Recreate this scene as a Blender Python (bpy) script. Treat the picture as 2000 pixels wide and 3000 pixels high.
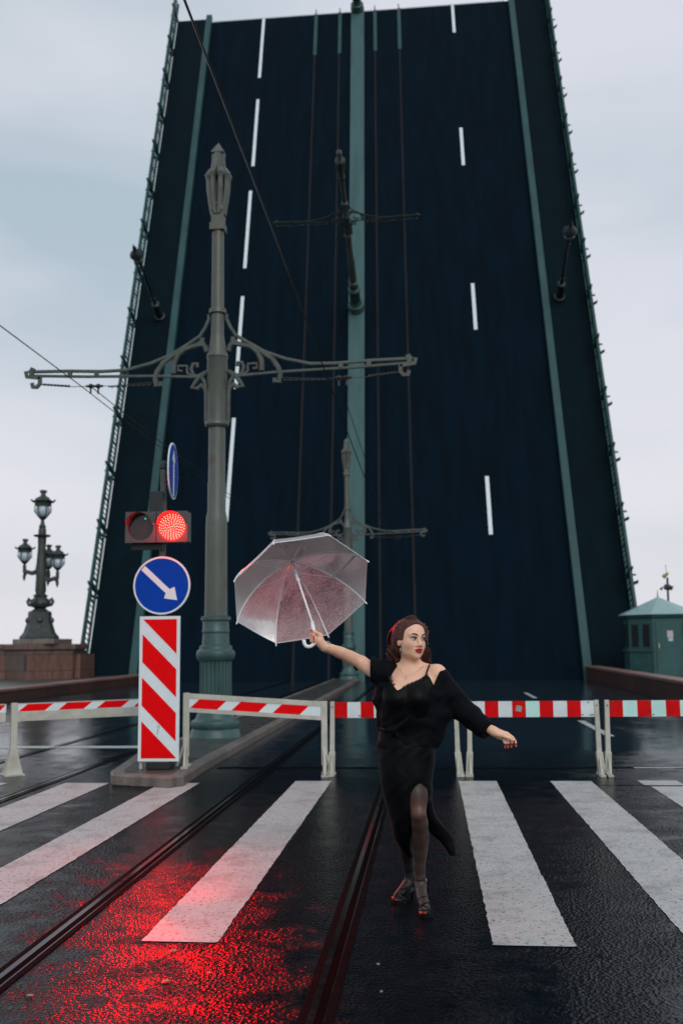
import bpy, math, random
import numpy as np
from mathutils import Vector, Matrix
random.seed(7); RNG = np.random.default_rng(7)
PI = math.pi
scene = bpy.context.scene
for o in list(bpy.data.objects): bpy.data.objects.remove(o)

# ------------------------------------------------------------------ camera
# 35 mm lens on a 24 mm wide frame, eye height 1.55 m.  World: Y along the road, X right, Z up.
F = 35 / 24 * 2000; H = 1.55
_a = np.array([258, -382, F]); _b = np.array([-742, -393, F])
_n = np.cross(_a, _b); _n /= np.linalg.norm(_n)
if _n[1] < 0: _n = -_n
_y = _a / np.linalg.norm(_a); _x = np.cross(_y, _n)
if _x[0] < 0: _x = -_x
RM = np.array([_x, _y, _n])
cam_d = bpy.data.cameras.new('camera'); cam = bpy.data.objects.new('camera', cam_d)
scene.collection.objects.link(cam); scene.camera = cam
cam_d.sensor_fit = 'HORIZONTAL'; cam_d.sensor_width = 24; cam_d.lens = 35
cam_d.clip_start = 0.05; cam_d.clip_end = 6000
cr, cu, cf = RM[:, 0], RM[:, 1], RM[:, 2]
cam.matrix_world = Matrix(((cr[0], cu[0], -cf[0], 0), (cr[1], cu[1], -cf[1], 0), (cr[2], cu[2], -cf[2], H), (0, 0, 0, 1)))
cam_d.dof.use_dof = True; cam_d.dof.focus_distance = 6.0; cam_d.dof.aperture_fstop = 2.4
scene.render.resolution_x = 682; scene.render.resolution_y = 1024

# ------------------------------------------------------------------ world, sun, exposure
SUN_EL, SUN_AZ = math.radians(32), math.radians(160)     # azimuth from +Y towards +X: behind the camera, to the right
world = bpy.data.worlds.new('World'); scene.world = world; world.use_nodes = True
wt = world.node_tree; wn = wt.nodes; wl = wt.links
bg = wn['Background']; bg.inputs['Strength'].default_value = 0.1
sky = wn.new('ShaderNodeTexSky'); sky.sky_type = 'NISHITA'; sky.sun_disc = False
sky.sun_elevation = SUN_EL; sky.sun_rotation = SUN_AZ; sky.dust_density = 3
tc = wn.new('ShaderNodeTexCoord'); sep = wn.new('ShaderNodeSeparateXYZ'); wl.new(tc.outputs['Generated'], sep.inputs[0])
mp = wn.new('ShaderNodeMapping'); mp.inputs['Scale'].default_value = (1.1, 1.1, 3.2); mp.inputs['Location'].default_value = (1.9, .6, .0)
wl.new(tc.outputs['Generated'], mp.inputs[0])
nz = wn.new('ShaderNodeTexNoise'); nz.inputs['Scale'].default_value = 1.7; nz.inputs['Detail'].default_value = 5; nz.inputs['Roughness'].default_value = .45
wl.new(mp.outputs[0], nz.inputs['Vector'])
rp = wn.new('ShaderNodeValToRGB'); gz = wn.new('ShaderNodeMapRange'); gz.inputs[1].default_value = .05; gz.inputs[2].default_value = .75; gz.inputs[3].default_value = .05; gz.inputs[4].default_value = -.08; wl.new(sep.outputs['Z'], gz.inputs[0])
ga = wn.new('ShaderNodeMath'); wl.new(nz.outputs[0], ga.inputs[0]); wl.new(gz.outputs[0], ga.inputs[1]); wl.new(ga.outputs[0], rp.inputs[0])
rp.color_ramp.elements[0].position = .33; rp.color_ramp.elements[0].color = (.46, .565, .64, 1)
rp.color_ramp.elements[1].position = .62; rp.color_ramp.elements[1].color = (.735, .755, .83, 1)
hz = wn.new('ShaderNodeMapRange'); hz.inputs[1].default_value = 0; hz.inputs[2].default_value = .42; hz.inputs[3].default_value = 1; hz.inputs[4].default_value = 0
wl.new(sep.outputs['Z'], hz.inputs[0])
hp = wn.new('ShaderNodeMath'); hp.operation = 'POWER'; hp.inputs[1].default_value = 1.6; wl.new(hz.outputs[0], hp.inputs[0])
hm = wn.new('ShaderNodeMath'); hm.operation = 'MULTIPLY'; hm.inputs[1].default_value = .62; wl.new(hp.outputs[0], hm.inputs[0])
m1 = wn.new('ShaderNodeMix'); m1.data_type = 'RGBA'; m1.inputs[7].default_value = (.94, .88, .91, 1)
wl.new(hm.outputs[0], m1.inputs[0]); wl.new(rp.outputs[0], m1.inputs[6])
sc10 = wn.new('ShaderNodeMix'); sc10.data_type = 'RGBA'; sc10.blend_type = 'MULTIPLY'; sc10.inputs[0].default_value = 1
sc10.inputs[7].default_value = (10, 10, 10, 1); sc10.clamp_result = False; wl.new(m1.outputs[2], sc10.inputs[6])
m2 = wn.new('ShaderNodeMix'); m2.data_type = 'RGBA'; m2.inputs[0].default_value = .93
wl.new(sky.outputs[0], m2.inputs[6]); wl.new(sc10.outputs[2], m2.inputs[7]); wl.new(m2.outputs[2], bg.inputs[0])
sun_d = bpy.data.lights.new('sun', 'SUN'); sun_d.energy = 1.1; sun_d.angle = math.radians(35); sun_d.color = (1, .95, .9)
sun = bpy.data.objects.new('sun', sun_d); scene.collection.objects.link(sun)
sv = Vector((math.sin(SUN_AZ) * math.cos(SUN_EL), math.cos(SUN_AZ) * math.cos(SUN_EL), math.sin(SUN_EL)))
sun.rotation_euler = sv.to_track_quat('Z', 'Y').to_euler(); sun.location = (10, -20, 30)
scene.view_settings.view_transform = 'Standard'; scene.view_settings.look = 'None'
scene.view_settings.exposure = 0; scene.view_settings.gamma = 1; scene.view_settings.use_curve_mapping = False

# ------------------------------------------------------------------ helpers
def ray(px, py): return RM @ np.array([px - 1000, 1500 - py, F])
def gp(px, py, z=0):                       # point at height z seen at a picture position (2000 x 3000)
    r = ray(px, py); return np.array([0, 0, H]) + r * ((z - H) / r[2])
def at(px, py, Y):                         # point at depth Y
    r = ray(px, py); return np.array([0, 0, H]) + r * (Y / r[1])
COL = scene.collection
def tag(o, label=None, cat=None, group=None, kind=None):
    if label: o['label'] = label
    if cat: o['category'] = cat
    if group: o['group'] = group
    if kind: o['kind'] = kind
    return o
def empty(name, loc=(0, 0, 0), label=None, cat=None, group=None, rz=0, kind=None, mat=None):
    o = bpy.data.objects.new(name, None); COL.objects.link(o); o.empty_display_size = .1
    if mat is not None: o.matrix_world = mat
    else: o.location = loc; o.rotation_euler = (0, 0, rz)
    return tag(o, label, cat, group, kind)
def copy_tree(o, parent=None):
    c = o.copy(); COL.objects.link(c); c.parent = parent
    for ch in list(o.children): copy_tree(ch, c)
    return c
class MB:
    def __init__(s): s.v = []; s.f = []; s.m = []; s.base = 0
    def quad(s, pts, m=0):
        n = len(s.v); s.v += [tuple(p) for p in pts]; s.f.append(tuple(range(n, n + len(pts)))); s.m.append(m); return s
    def box(s, x0, x1, y0, y1, z0, z1, m=0, rot=None, piv=None):
        P = [(x, y, z) for z in (z0, z1) for y in (y0, y1) for x in (x0, x1)]
        if rot is not None:
            c = Vector(piv if piv else ((x0 + x1) / 2, (y0 + y1) / 2, (z0 + z1) / 2)); P = [tuple(rot @ (Vector(p) - c) + c) for p in P]
        n = len(s.v); s.v += P
        for f in ((0, 2, 3, 1), (4, 5, 7, 6), (0, 1, 5, 4), (2, 6, 7, 3), (0, 4, 6, 2), (1, 3, 7, 5)):
            s.f.append(tuple(n + i for i in f)); s.m.append(m)
        return s
    def prism(s, poly, d0, d1, axis='y', m=0):          # polygon extruded between two planes
        def q(p, d): return {'y': (p[0], d, p[1]), 'z': (p[0], p[1], d), 'x': (d, p[0], p[1])}[axis]
        n = len(s.v); k = len(poly); s.v += [q(p, d0) for p in poly] + [q(p, d1) for p in poly]
        s.f.append(tuple(range(n, n + k))); s.f.append(tuple(range(n + 2 * k - 1, n + k - 1, -1))); s.m += [m, m]
        for i in range(k):
            j = (i + 1) % k; s.f.append((n + i, n + k + i, n + k + j, n + j)); s.m.append(m)
        return s
    def tube(s, pts, r, seg=8, m=0, cap=True, flat=None):
        P = [Vector(p) for p in pts]; n = len(P); R = r if isinstance(r, (list, tuple)) else [r] * n
        T = [(P[min(i + 1, n - 1)] - P[max(i - 1, 0)]).normalized() for i in range(n)]
        up = Vector((0, 0, 1)) if abs(T[0].z) < .9 else Vector((0, 1, 0))
        if flat: up = Vector(flat[0])
        A = None; rings = []
        for i in range(n):
            if A is None or flat: A = up - T[i] * up.dot(T[i])
            else: A = A - T[i] * A.dot(T[i])
            if A.length < 1e-6: A = T[i].orthogonal()
            A.normalize(); B = T[i].cross(A); k0 = len(s.v)
            fa = flat[1] if flat else 1
            for j in range(seg):
                a = 2 * PI * (j + .5) / seg
                s.v.append(tuple(P[i] + (A * math.cos(a) * fa + B * math.sin(a)) * R[i]))
            rings.append(k0)
        for i in range(n - 1):
            for j in range(seg):
                j2 = (j + 1) % seg; s.f.append((rings[i] + j, rings[i] + j2, rings[i + 1] + j2, rings[i + 1] + j)); s.m.append(m)
        if cap:
            s.f.append(tuple(rings[0] + j for j in range(seg - 1, -1, -1))); s.f.append(tuple(rings[-1] + j for j in range(seg))); s.m += [m, m]
        return s
    def lathe(s, prof, seg=24, c=(0, 0, 0), m=0, flute=None, sx=1, sy=1, a0=0):
        rings = []
        for z, r in prof:
            k0 = len(s.v)
            for j in range(seg):
                a = 2 * PI * j / seg + a0; rr = r
                if flute and flute[0] < z < flute[1]: rr = r * (1 - flute[3] * (.5 + .5 * math.cos(a * flute[2])))
                s.v.append((c[0] + rr * math.cos(a) * sx, c[1] + rr * math.sin(a) * sy, c[2] + z))
            rings.append(k0)
        for i in range(len(prof) - 1):
            for j in range(seg):
                j2 = (j + 1) % seg; s.f.append((rings[i] + j, rings[i] + j2, rings[i + 1] + j2, rings[i + 1] + j)); s.m.append(m)
        s.f.append(tuple(rings[0] + j for j in range(seg - 1, -1, -1))); s.f.append(tuple(rings[-1] + j for j in range(seg))); s.m += [m, m]
        return s
    def ball(s, c, r, seg=12, m=0, sc=(1, 1, 1)):
        n = seg // 2
        pr = [(-math.cos(PI * i / n) * r * sc[2], max(1e-5, math.sin(PI * i / n)) * r) for i in range(n + 1)]
        return s.lathe(pr, seg, c, m, sx=sc[0], sy=sc[1])
    def xf(s, M, start=0):
        s.v[start:] = [tuple(M @ Vector(v)) for v in s.v[start:]]; return s
    def build(s, name, mats, parent=None, smooth=False, world=False, bevel=0, **kw):
        me = bpy.data.meshes.new(name)
        V = s.v
        if world and parent is not None:
            I = parent.matrix_world.inverted() if parent.parent is None else (parent.parent.matrix_world @ parent.matrix_local).inverted()
            V = [tuple(I @ Vector(v)) for v in V]
        me.from_pydata(V, [], s.f); me.update()
        for mt in (mats if isinstance(mats, (list, tuple)) else [mats]): me.materials.append(mt)
        me.polygons.foreach_set('material_index', s.m)
        if smooth:
            me.polygons.foreach_set('use_smooth', [True] * len(s.f))
            if smooth is not True: me.set_sharp_from_angle(angle=math.radians(smooth))
        o = bpy.data.objects.new(name, me); COL.objects.link(o)
        if parent is not None: o.parent = parent
        if bevel:
            b = o.modifiers.new('bevel', 'BEVEL'); b.width = bevel; b.segments = 2; b.limit_method = 'ANGLE'
        return tag(o, **kw)
# ---- materials
def nodes(name):
    m = bpy.data.materials.new(name); m.use_nodes = True; nt = m.node_tree
    return m, nt, nt.nodes, nt.links, nt.nodes['Principled BSDF']
def pmat(name, col, rough=.5, metal=0, var=.25, vscale=6, bump=.0, bscale=40, col2=None, rust=0, spec=.5, stretch=(1, 1, 1), emit=None, coat=0):
    m, nt, N, L, B = nodes(name)
    B.inputs['Roughness'].default_value = rough; B.inputs['Metallic'].default_value = metal; B.inputs['Specular IOR Level'].default_value = spec
    B.inputs['Coat Weight'].default_value = coat
    t = N.new('ShaderNodeTexCoord'); mpn = N.new('ShaderNodeMapping'); mpn.inputs['Scale'].default_value = stretch; L.new(t.outputs['Object'], mpn.inputs[0])
    n = N.new('ShaderNodeTexNoise'); n.inputs['Scale'].default_value = vscale; n.inputs['Detail'].default_value = 6; n.inputs['Roughness'].default_value = .6; L.new(mpn.outputs[0], n.inputs['Vector'])
    r = N.new('ShaderNodeValToRGB'); L.new(n.outputs[0], r.inputs[0])
    c2 = col2 or tuple(c * (1 - var) for c in col)
    r.color_ramp.elements[0].position = .35; r.color_ramp.elements[0].color = (*c2, 1)
    r.color_ramp.elements[1].position = .65; r.color_ramp.elements[1].color = (*col, 1)
    out = r.outputs[0]
    if rust:
        n2 = N.new('ShaderNodeTexNoise'); n2.inputs['Scale'].default_value = 3.5; n2.inputs['Detail'].default_value = 8; L.new(t.outputs['Object'], n2.inputs['Vector'])
        r2 = N.new('ShaderNodeMapRange'); r2.inputs[1].default_value = .6; r2.inputs[2].default_value = .72; r2.inputs[4].default_value = rust; L.new(n2.outputs[0], r2.inputs[0])
        x = N.new('ShaderNodeMix'); x.data_type = 'RGBA'; x.inputs[7].default_value = (.09, .035, .015, 1); L.new(r2.outputs[0], x.inputs[0]); L.new(out, x.inputs[6]); out = x.outputs[2]
    L.new(out, B.inputs['Base Color'])
    rr = N.new('ShaderNodeMapRange'); rr.inputs[3].default_value = max(.02, rough - .12); rr.inputs[4].default_value = min(1, rough + .12); L.new(n.outputs[0], rr.inputs[0]); L.new(rr.outputs[0], B.inputs['Roughness'])
    if bump:
        n3 = N.new('ShaderNodeTexNoise'); n3.inputs['Scale'].default_value = bscale; n3.inputs['Detail'].default_value = 5; L.new(t.outputs['Object'], n3.inputs['Vector'])
        b = N.new('ShaderNodeBump'); b.inputs['Strength'].default_value = bump; b.inputs['Distance'].default_value = .02; L.new(n3.outputs[0], b.inputs['Height']); L.new(b.outputs[0], B.inputs['Normal'])
    if emit: B.inputs['Emission Color'].default_value = (*emit[0], 1); B.inputs['Emission Strength'].default_value = emit[1]
    return m
def wet_asphalt():
    m, nt, N, L, B = nodes('wet_asphalt')
    t = N.new('ShaderNodeTexCoord')
    def noise(sc, det=4, ro=.5, st=(1, 1, 1)):
        mm = N.new('ShaderNodeMapping'); mm.inputs['Scale'].default_value = st; L.new(t.outputs['Object'], mm.inputs[0])
        n = N.new('ShaderNodeTexNoise'); n.inputs['Scale'].default_value = sc; n.inputs['Detail'].default_value = det; n.inputs['Roughness'].default_value = ro
        L.new(mm.outputs[0], n.inputs['Vector']); return n.outputs[0]
    def mr(i, a, b, c, d):
        r = N.new('ShaderNodeMapRange'); L.new(i, r.inputs[0])
        for k, v in enumerate((a, b, c, d)): r.inputs[k + 1].default_value = v
        return r.outputs[0]
    def mth(op, a, b):
        x = N.new('ShaderNodeMath'); x.operation = op
        for k, v in enumerate((a, b)):
            if isinstance(v, (int, float)): x.inputs[k].default_value = v
            else: L.new(v, x.inputs[k])
        return x.outputs[0]
    wet0 = mr(noise(.55, 5, .6, (1, .55, 1)), .44, .64, 0, .4)
    sx_ = N.new('ShaderNodeSeparateXYZ'); L.new(t.outputs['Object'], sx_.inputs[0])
    film = mth('MULTIPLY', mr(sx_.outputs[1], 11.3, 15, 0, 1), mr(noise(.6, 5, .6, (1.6, .5, 1)), .30, .52, .5, 1))   # the approach is worn smooth and holds a film of water
    wet = mth('MAXIMUM', wet0, film)
    fine = noise(135, 3, .7); agg = N.new('ShaderNodeTexVoronoi'); agg.inputs['Scale'].default_value = 55; L.new(t.outputs['Object'], agg.inputs['Vector'])
    med = noise(14, 4, .6)
    h = mth('ADD', mth('MULTIPLY', fine, .35), mth('ADD', mth('MULTIPLY', agg.outputs['Distance'], 1.5), mth('MULTIPLY', med, .7)))
    amp = mth('MULTIPLY', mr(wet, 0, 1, 1.0, .12), mr(noise(3.2, 4, .6), .36, .62, .3, 1.0))
    bp = N.new('ShaderNodeBump'); bp.inputs['Distance'].default_value = .0036; L.new(amp, bp.inputs['Strength']); L.new(h, bp.inputs['Height']); L.new(bp.outputs[0], B.inputs['Normal'])
    L.new(mr(wet, 0, 1, .15, .10), B.inputs['Roughness'])
    col = N.new('ShaderNodeValToRGB'); L.new(noise(9, 6, .7), col.inputs[0])
    col.color_ramp.elements[0].position = .3; col.color_ramp.elements[0].color = (.0012, .0030, .0048, 1)
    col.color_ramp.elements[1].position = .75; col.color_ramp.elements[1].color = (.0060, .0100, .0135, 1)
    dry = N.new('ShaderNodeMix'); dry.data_type = 'RGBA'; L.new(mr(sx_.outputs[1], 11.8, 16, 0, .75), dry.inputs[0]); L.new(col.outputs[0], dry.inputs[6]); dry.inputs[7].default_value = (.018, .031, .042, 1); L.new(dry.outputs[2], B.inputs['Base Color'])   ;  L.new(mr(film, 0, 1, .06, .5), B.inputs['Specular IOR Level']); B.inputs['Specular Tint'].default_value = (.72, .92, 1, 1)  # drier tone beyond the barriers, lightened in colour to carry reflected sky
    return m
def road_paint():
    m, nt, N, L, B = nodes('worn_white_road_paint')
    t = N.new('ShaderNodeTexCoord')
    n = N.new('ShaderNodeTexNoise'); n.inputs['Scale'].default_value = 11; n.inputs['Detail'].default_value = 12; n.inputs['Roughness'].default_value = .8; L.new(t.outputs['Object'], n.inputs['Vector'])
    r = N.new('ShaderNodeValToRGB'); L.new(n.outputs[0], r.inputs[0])
    r.color_ramp.elements[0].position = .25; r.color_ramp.elements[0].color = (.36, .36, .35, 1)
    r.color_ramp.elements[1].position = .62; r.color_ramp.elements[1].color = (.50, .505, .49, 1)
    e = r.color_ramp.elements.new(.45); e.color = (.44, .44, .43, 1)
    v = N.new('ShaderNodeTexNoise'); v.inputs['Scale'].default_value = 42; v.inputs['Detail'].default_value = 4; L.new(t.outputs['Object'], v.inputs['Vector'])
    mr = N.new('ShaderNodeMapRange'); mr.inputs[1].default_value = .585; mr.inputs[2].default_value = .66; L.new(v.outputs[0], mr.inputs[0])
    x = N.new('ShaderNodeMix'); x.data_type = 'RGBA'; x.inputs[7].default_value = (.12, .115, .11, 1); L.new(mr.outputs[0], x.inputs[0]); L.new(r.outputs[0], x.inputs[6]); gn = N.new('ShaderNodeTexNoise'); gn.inputs['Scale'].default_value = 2.6; gn.inputs['Detail'].default_value = 7; gn.inputs['Roughness'].default_value = .65; L.new(t.outputs['Object'], gn.inputs['Vector'])
    gr = N.new('ShaderNodeMapRange'); gr.inputs[1].default_value = .5; gr.inputs[2].default_value = .68; gr.inputs[4].default_value = .62; L.new(gn.outputs[0], gr.inputs[0])
    x2 = N.new('ShaderNodeMix'); x2.data_type = 'RGBA'; x2.inputs[7].default_value = (.20, .195, .185, 1); L.new(gr.outputs[0], x2.inputs[0]); L.new(x.outputs[2], x2.inputs[6]); L.new(x2.outputs[2], B.inputs['Base Color'])
    w = N.new('ShaderNodeTexNoise'); w.inputs['Scale'].default_value = 1.2; L.new(t.outputs['Object'], w.inputs['Vector'])
    mw = N.new('ShaderNodeMapRange'); mw.inputs[1].default_value = .4; mw.inputs[2].default_value = .6; mw.inputs[3].default_value = .6; mw.inputs[4].default_value = .38; B.inputs['Specular IOR Level'].default_value = .22; L.new(w.outputs[0], mw.inputs[0]); L.new(mw.outputs[0], B.inputs['Roughness'])
    mp2 = N.new('ShaderNodeMapping'); mp2.inputs['Scale'].default_value = (1, 2.2, 1); L.new(t.outputs['Object'], mp2.inputs[0])
    n3 = N.new('ShaderNodeTexNoise'); n3.inputs['Scale'].default_value = 60; n3.inputs['Detail'].default_value = 4; L.new(mp2.outputs[0], n3.inputs['Vector'])
    b = N.new('ShaderNodeBump'); b.inputs['Strength'].default_value = .3; b.inputs['Distance'].default_value = .006; L.new(n3.outputs[0], b.inputs['Height']); L.new(b.outputs[0], B.inputs['Normal'])
    return m
def granite(name, c1, c2, bw=1.2, bh=.42, mortar=.012):
    m, nt, N, L, B = nodes(name)
    t = N.new('ShaderNodeTexCoord'); br = N.new('ShaderNodeTexBrick')
    sx = N.new('ShaderNodeSeparateXYZ'); L.new(t.outputs['Object'], sx.inputs[0]); ad = N.new('ShaderNodeMath'); L.new(sx.outputs[0], ad.inputs[0]); L.new(sx.outputs[1], ad.inputs[1])
    cb = N.new('ShaderNodeCombineXYZ'); L.new(ad.outputs[0], cb.inputs[0]); L.new(sx.outputs[2], cb.inputs[1]); L.new(cb.outputs[0], br.inputs['Vector'])
    br.inputs['Scale'].default_value = 1; br.inputs['Brick Width'].default_value = bw; br.inputs['Row Height'].default_value = bh; br.inputs['Mortar Size'].default_value = mortar
    br.inputs['Color1'].default_value = (*c1, 1); br.inputs['Color2'].default_value = (*c2, 1); br.inputs['Mortar'].default_value = (.025, .02, .02, 1); br.inputs['Bias'].default_value = 0
    mp2 = N.new('ShaderNodeMapping'); mp2.inputs['Scale'].default_value = (2.5, 2.5, .5); L.new(t.outputs['Object'], mp2.inputs[0])
    n = N.new('ShaderNodeTexNoise'); n.inputs['Scale'].default_value = 3; n.inputs['Detail'].default_value = 9; n.inputs['Roughness'].default_value = .7; L.new(mp2.outputs[0], n.inputs['Vector'])
    r = N.new('ShaderNodeMapRange'); r.inputs[1].default_value = .3; r.inputs[2].default_value = .7; r.inputs[3].default_value = .5; r.inputs[4].default_value = 1.45; L.new(n.outputs[0], r.inputs[0])
    x = N.new('ShaderNodeMix'); x.data_type = 'RGBA'; x.blend_type = 'MULTIPLY'; x.inputs[0].default_value = 1; L.new(br.outputs[0], x.inputs[6]); L.new(r.outputs[0], x.inputs[7]); L.new(x.outputs[2], B.inputs['Base Color'])
    B.inputs['Roughness'].default_value = .45
    n3 = N.new('ShaderNodeTexNoise'); n3.inputs['Scale'].default_value = 30; L.new(t.outputs['Object'], n3.inputs['Vector'])
    b = N.new('ShaderNodeBump'); b.inputs['Strength'].default_value = .3; b.inputs['Distance'].default_value = .02; L.new(n3.outputs[0], b.inputs['Height']); L.new(b.outputs[0], B.inputs['Normal'])
    return m
M = dict(
    asphalt=wet_asphalt(), paint=road_paint(),
    deck=pmat('deck_asphalt', (.0012, .0088, .0178), .8, var=.45, vscale=1.3, stretch=(1.5, .2, 1), bump=.15, bscale=30, spec=.06),
    deck_walk=pmat('deck_walk', (.0016, .0105, .0165), .8, var=.4, vscale=1.5, stretch=(1, .5, 1), spec=.08),
    teal=pmat('teal_paint', (.024, .082, .086), .55, var=.3, vscale=2, stretch=(1, .4, 1), bump=.1, spec=.3),
    teal_dk=pmat('dark_teal_paint', (.02, .085, .082), .5, var=.4, vscale=3, rust=.4, spec=.3),
    median=pmat('median_strip', (.055, .128, .132), .6, var=.3, vscale=1.2, stretch=(2, .25, 1), spec=.25),
    rail=pmat('rusty_rail', (.022, .020, .023), .6, metal=.1, var=.5, vscale=4, rust=.3, spec=.2),
    rail_wet=pmat('wet_steel_rail', (.030, .030, .031), .18, metal=.6, var=.6, vscale=14, rust=.1, spec=.2),
    groove=pmat('rail_groove', (.0008, .0008, .001), .8, spec=.02),
    tar=pmat('tar_seam', (.0012, .0018, .0026), .75, bump=.6, bscale=90, spec=.03),
    river=pmat('river_water', (.02, .035, .045), .12, bump=.5, bscale=.8),
    pier=granite('pier_granite', (.11, .08, .075), (.075, .055, .05)),
    granite=granite('red_granite', (.15, .065, .046), (.105, .08, .07), 1.0, .62),
    kerb=granite('kerb_granite', (.18, .148, .13), (.12, .10, .09), 1.15, 9, .01),
    kerbwall=granite('shaded_wall_granite', (.075, .036, .028), (.05, .027, .022), 1.9, 9, .015), coping=granite('lit_coping_granite', (.22, .12, .10), (.17, .10, .085), 1.9, 9, .01),  # shade of the wall face and light on its top put into the colours
    island=pmat('island_asphalt', (.07, .07, .064), .3, var=.45, vscale=5, bump=.35, bscale=60),
    walk=pmat('walk_paving', (.06, .06, .05), .4, var=.4, vscale=3, bump=.2),
    pole=pmat('pole_paint', (.098, .116, .098), .42, var=.3, vscale=4, rust=.65, stretch=(1, 1, .35)),
    pole_base=pmat('pole_base_paint', (.045, .105, .102), .38, var=.35, vscale=5, stretch=(1, 1, .4), bump=.15, rust=.25),
    bracket=pmat('bracket_iron', (.075, .095, .082), .5, var=.4, vscale=6, rust=.6),
    wire=pmat('wire', (.03, .03, .03), .4, metal=.5), insul=pmat('insulator', (.02, .012, .01), .35),
    dark=pmat('dark_iron', (.010, .018, .020), .5), bronze=pmat('bronze_patina', (.042, .058, .050), .5, var=.55, vscale=7, bump=.4, bscale=14),
    globe=pmat('glass_globe', (.42, .52, .60), .12, var=.2, vscale=3), signblue=pmat('sign_blue', (.0006, .050, .40), .4, var=.1, spec=.12),
    signwhite=pmat('sign_white', (.70, .80, .83), .4, var=.08, spec=.3), signred=pmat('sign_red', (.80, .0005, .003), .4, var=.06, spec=.1),
    alu=pmat('sign_edge', (.45, .45, .43), .4, metal=.5), frame=pmat('barrier_frame_paint', (.52, .53, .46), .45, var=.25, vscale=7, rust=.4, bump=.1),
    mint=pmat('sun_bleached_film', (.50, .80, .76), .35, var=.1), boardred=pmat('board_red', (.66, .002, .004), .4, var=.22, vscale=9, spec=.12),
    boardwhite=pmat('board_white', (.66, .74, .77), .4, var=.14, vscale=7), scuff=pmat('scuff', (.05, .045, .045), .6), sticker=pmat('sticker', (.40, .38, .36), .4, var=.6, vscale=60),
    housing=pmat('signal_housing', (.075, .068, .07), .5, var=.2), black=pmat('black_plastic', (.012, .012, .012), .4), lens=pmat('dark_lens', (.018, .014, .014), .12),
    hut=pmat('hut_paint', (.020, .090, .090), .6, var=.3, vscale=3, stretch=(1, 1, .5), rust=.2), hutroof=pmat('hut_roof', (.27, .42, .42), .4, var=.15),
    glass=pmat('hut_glass', (.003, .006, .007), .3, spec=.2), paper=pmat('paper', (.5, .45, .52), .6, var=.2, vscale=30), paper2=pmat('paper_blue', (.45, .6, .8), .6),
    led=pmat('led', (1, .4, .3), .4, emit=((1, .0026, .0018), 560)), ledoff=pmat('led_green', (.02, .5, .35), .4, emit=((.05, .8, .55), .8)),
    leaf=pmat('dry_leaf', (.34, .27, .17), .5, var=.4, vscale=40), yellow=pmat('yellow_paint', (.35, .28, .06), .5),
)

# ------------------------------------------------------------------ setting: river, road, island, pavements
MB().box(-2500, 2500, -600, 4000, -7.4, -7.0).build('river', M['river'], kind='structure')
road = MB()
road.prism([(-70, -40), (70, -40), (70, 22), (6.9, 22), (6.9, 41), (-12.9, 41), (-12.9, 22), (-70, 22)], -.6, 0, 'z')
road = road.build('road', M['asphalt'], kind='structure')
MB().prism([(-69.5, -39.5), (69.5, -39.5), (69.5, 21.5), (12.5, 21.5), (12.5, 40.8), (-18.5, 40.8), (-18.5, 21.5), (-69.5, 21.5)], -7.3, -.602, 'z').build('bridge_pier', M['pier'], kind='structure')
def strip(name, x0, x1, y0, y1, z, mat, parent=None, jit=.0042, step=.02, **kw):   # painted band with a slightly ragged edge
    b = MB(); n = max(2, int((y1 - y0) / step)); L_, R_ = [], []
    wl_ = wr_ = 0
    for i in range(n + 1):
        y = y0 + (y1 - y0) * i / n; wl_ = .5 * wl_ + random.gauss(0, jit * .5); wr_ = .5 * wr_ + random.gauss(0, jit * .5)
        L_.append((x0 + wl_, y, z)); R_.append((x1 + wr_, y, z))
    k = .03 if jit > .003 else 0
    L_[0] = (L_[0][0] + k, y0 + k * .5, z); R_[0] = (R_[0][0] - k * .6, y0 + k * .3, z)
    for i in range(n): b.quad([L_[i], R_[i], R_[i + 1], L_[i + 1]])
    return b.build(name, mat, parent, **kw)
for x0, x1, y0, y1 in ((-4.17, -3.66, 4.9, 11.34), (-3.05, -2.62, 4.8, 11.34), (-1.55, -1.14, 5.37, 11.52), (.29, .71, 5.39, 11.53), (1.30, 1.75, 4.9, 11.53), (2.31, 2.76, 5.2, 11.12), (3.3, 3.75, 5.2, 11.5), (4.3, 4.75, 5.2, 11.5), (-5.3, -4.85, 4.9, 11.34)):
    strip('crossing_stripe', x0, x1, y0, y1, .004, M['paint'], road)
strip('crossing_patch', 2.26, 2.68, 11.2, 11.58, .004, M['paint'], road)
strip('crossing_patch', 3.1, 3.6, 11.62, 11.9, .004, M['paint'], road)
def hline(name, x0, x1, y, w, z, mat, parent, jit=.006):
    b = MB(); n = int((x1 - x0) / .1); p = []
    for i in range(n + 1):
        x = x0 + (x1 - x0) * i / n; p.append(((x, y - w / 2 + random.gauss(0, jit), z), (x, y + w / 2 + random.gauss(0, jit), z)))
    for i in range(n): b.quad([p[i][0], p[i + 1][0], p[i + 1][1], p[i][1]])
    return b.build(name, mat, parent)
hline('stop_line', -9.5, -3.95, 15.3, .34, .004, M['paint'], road)
hline('stop_line', 2.45, 5.6, 12.72, .10, .004, M['paint'], road)
hline('tar_seam', -2.7, 6.4, 12.73, .16, .003, M['tar'], road, .02)
hline('tar_seam', .75, 6.4, 11.22, .03, .003, M['tar'], road, .006)
strip('lane_dash', 2.79, 2.91, 28.0, 31.0, .004, M['paint'], road)
strip('lane_dash', 2.83, 2.96, 16.8, 20.1, .004, M['paint'], road)
strip('edge_line', -8.6, -8.48, 19.2, 24, .004, M['paint'], road)
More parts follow.
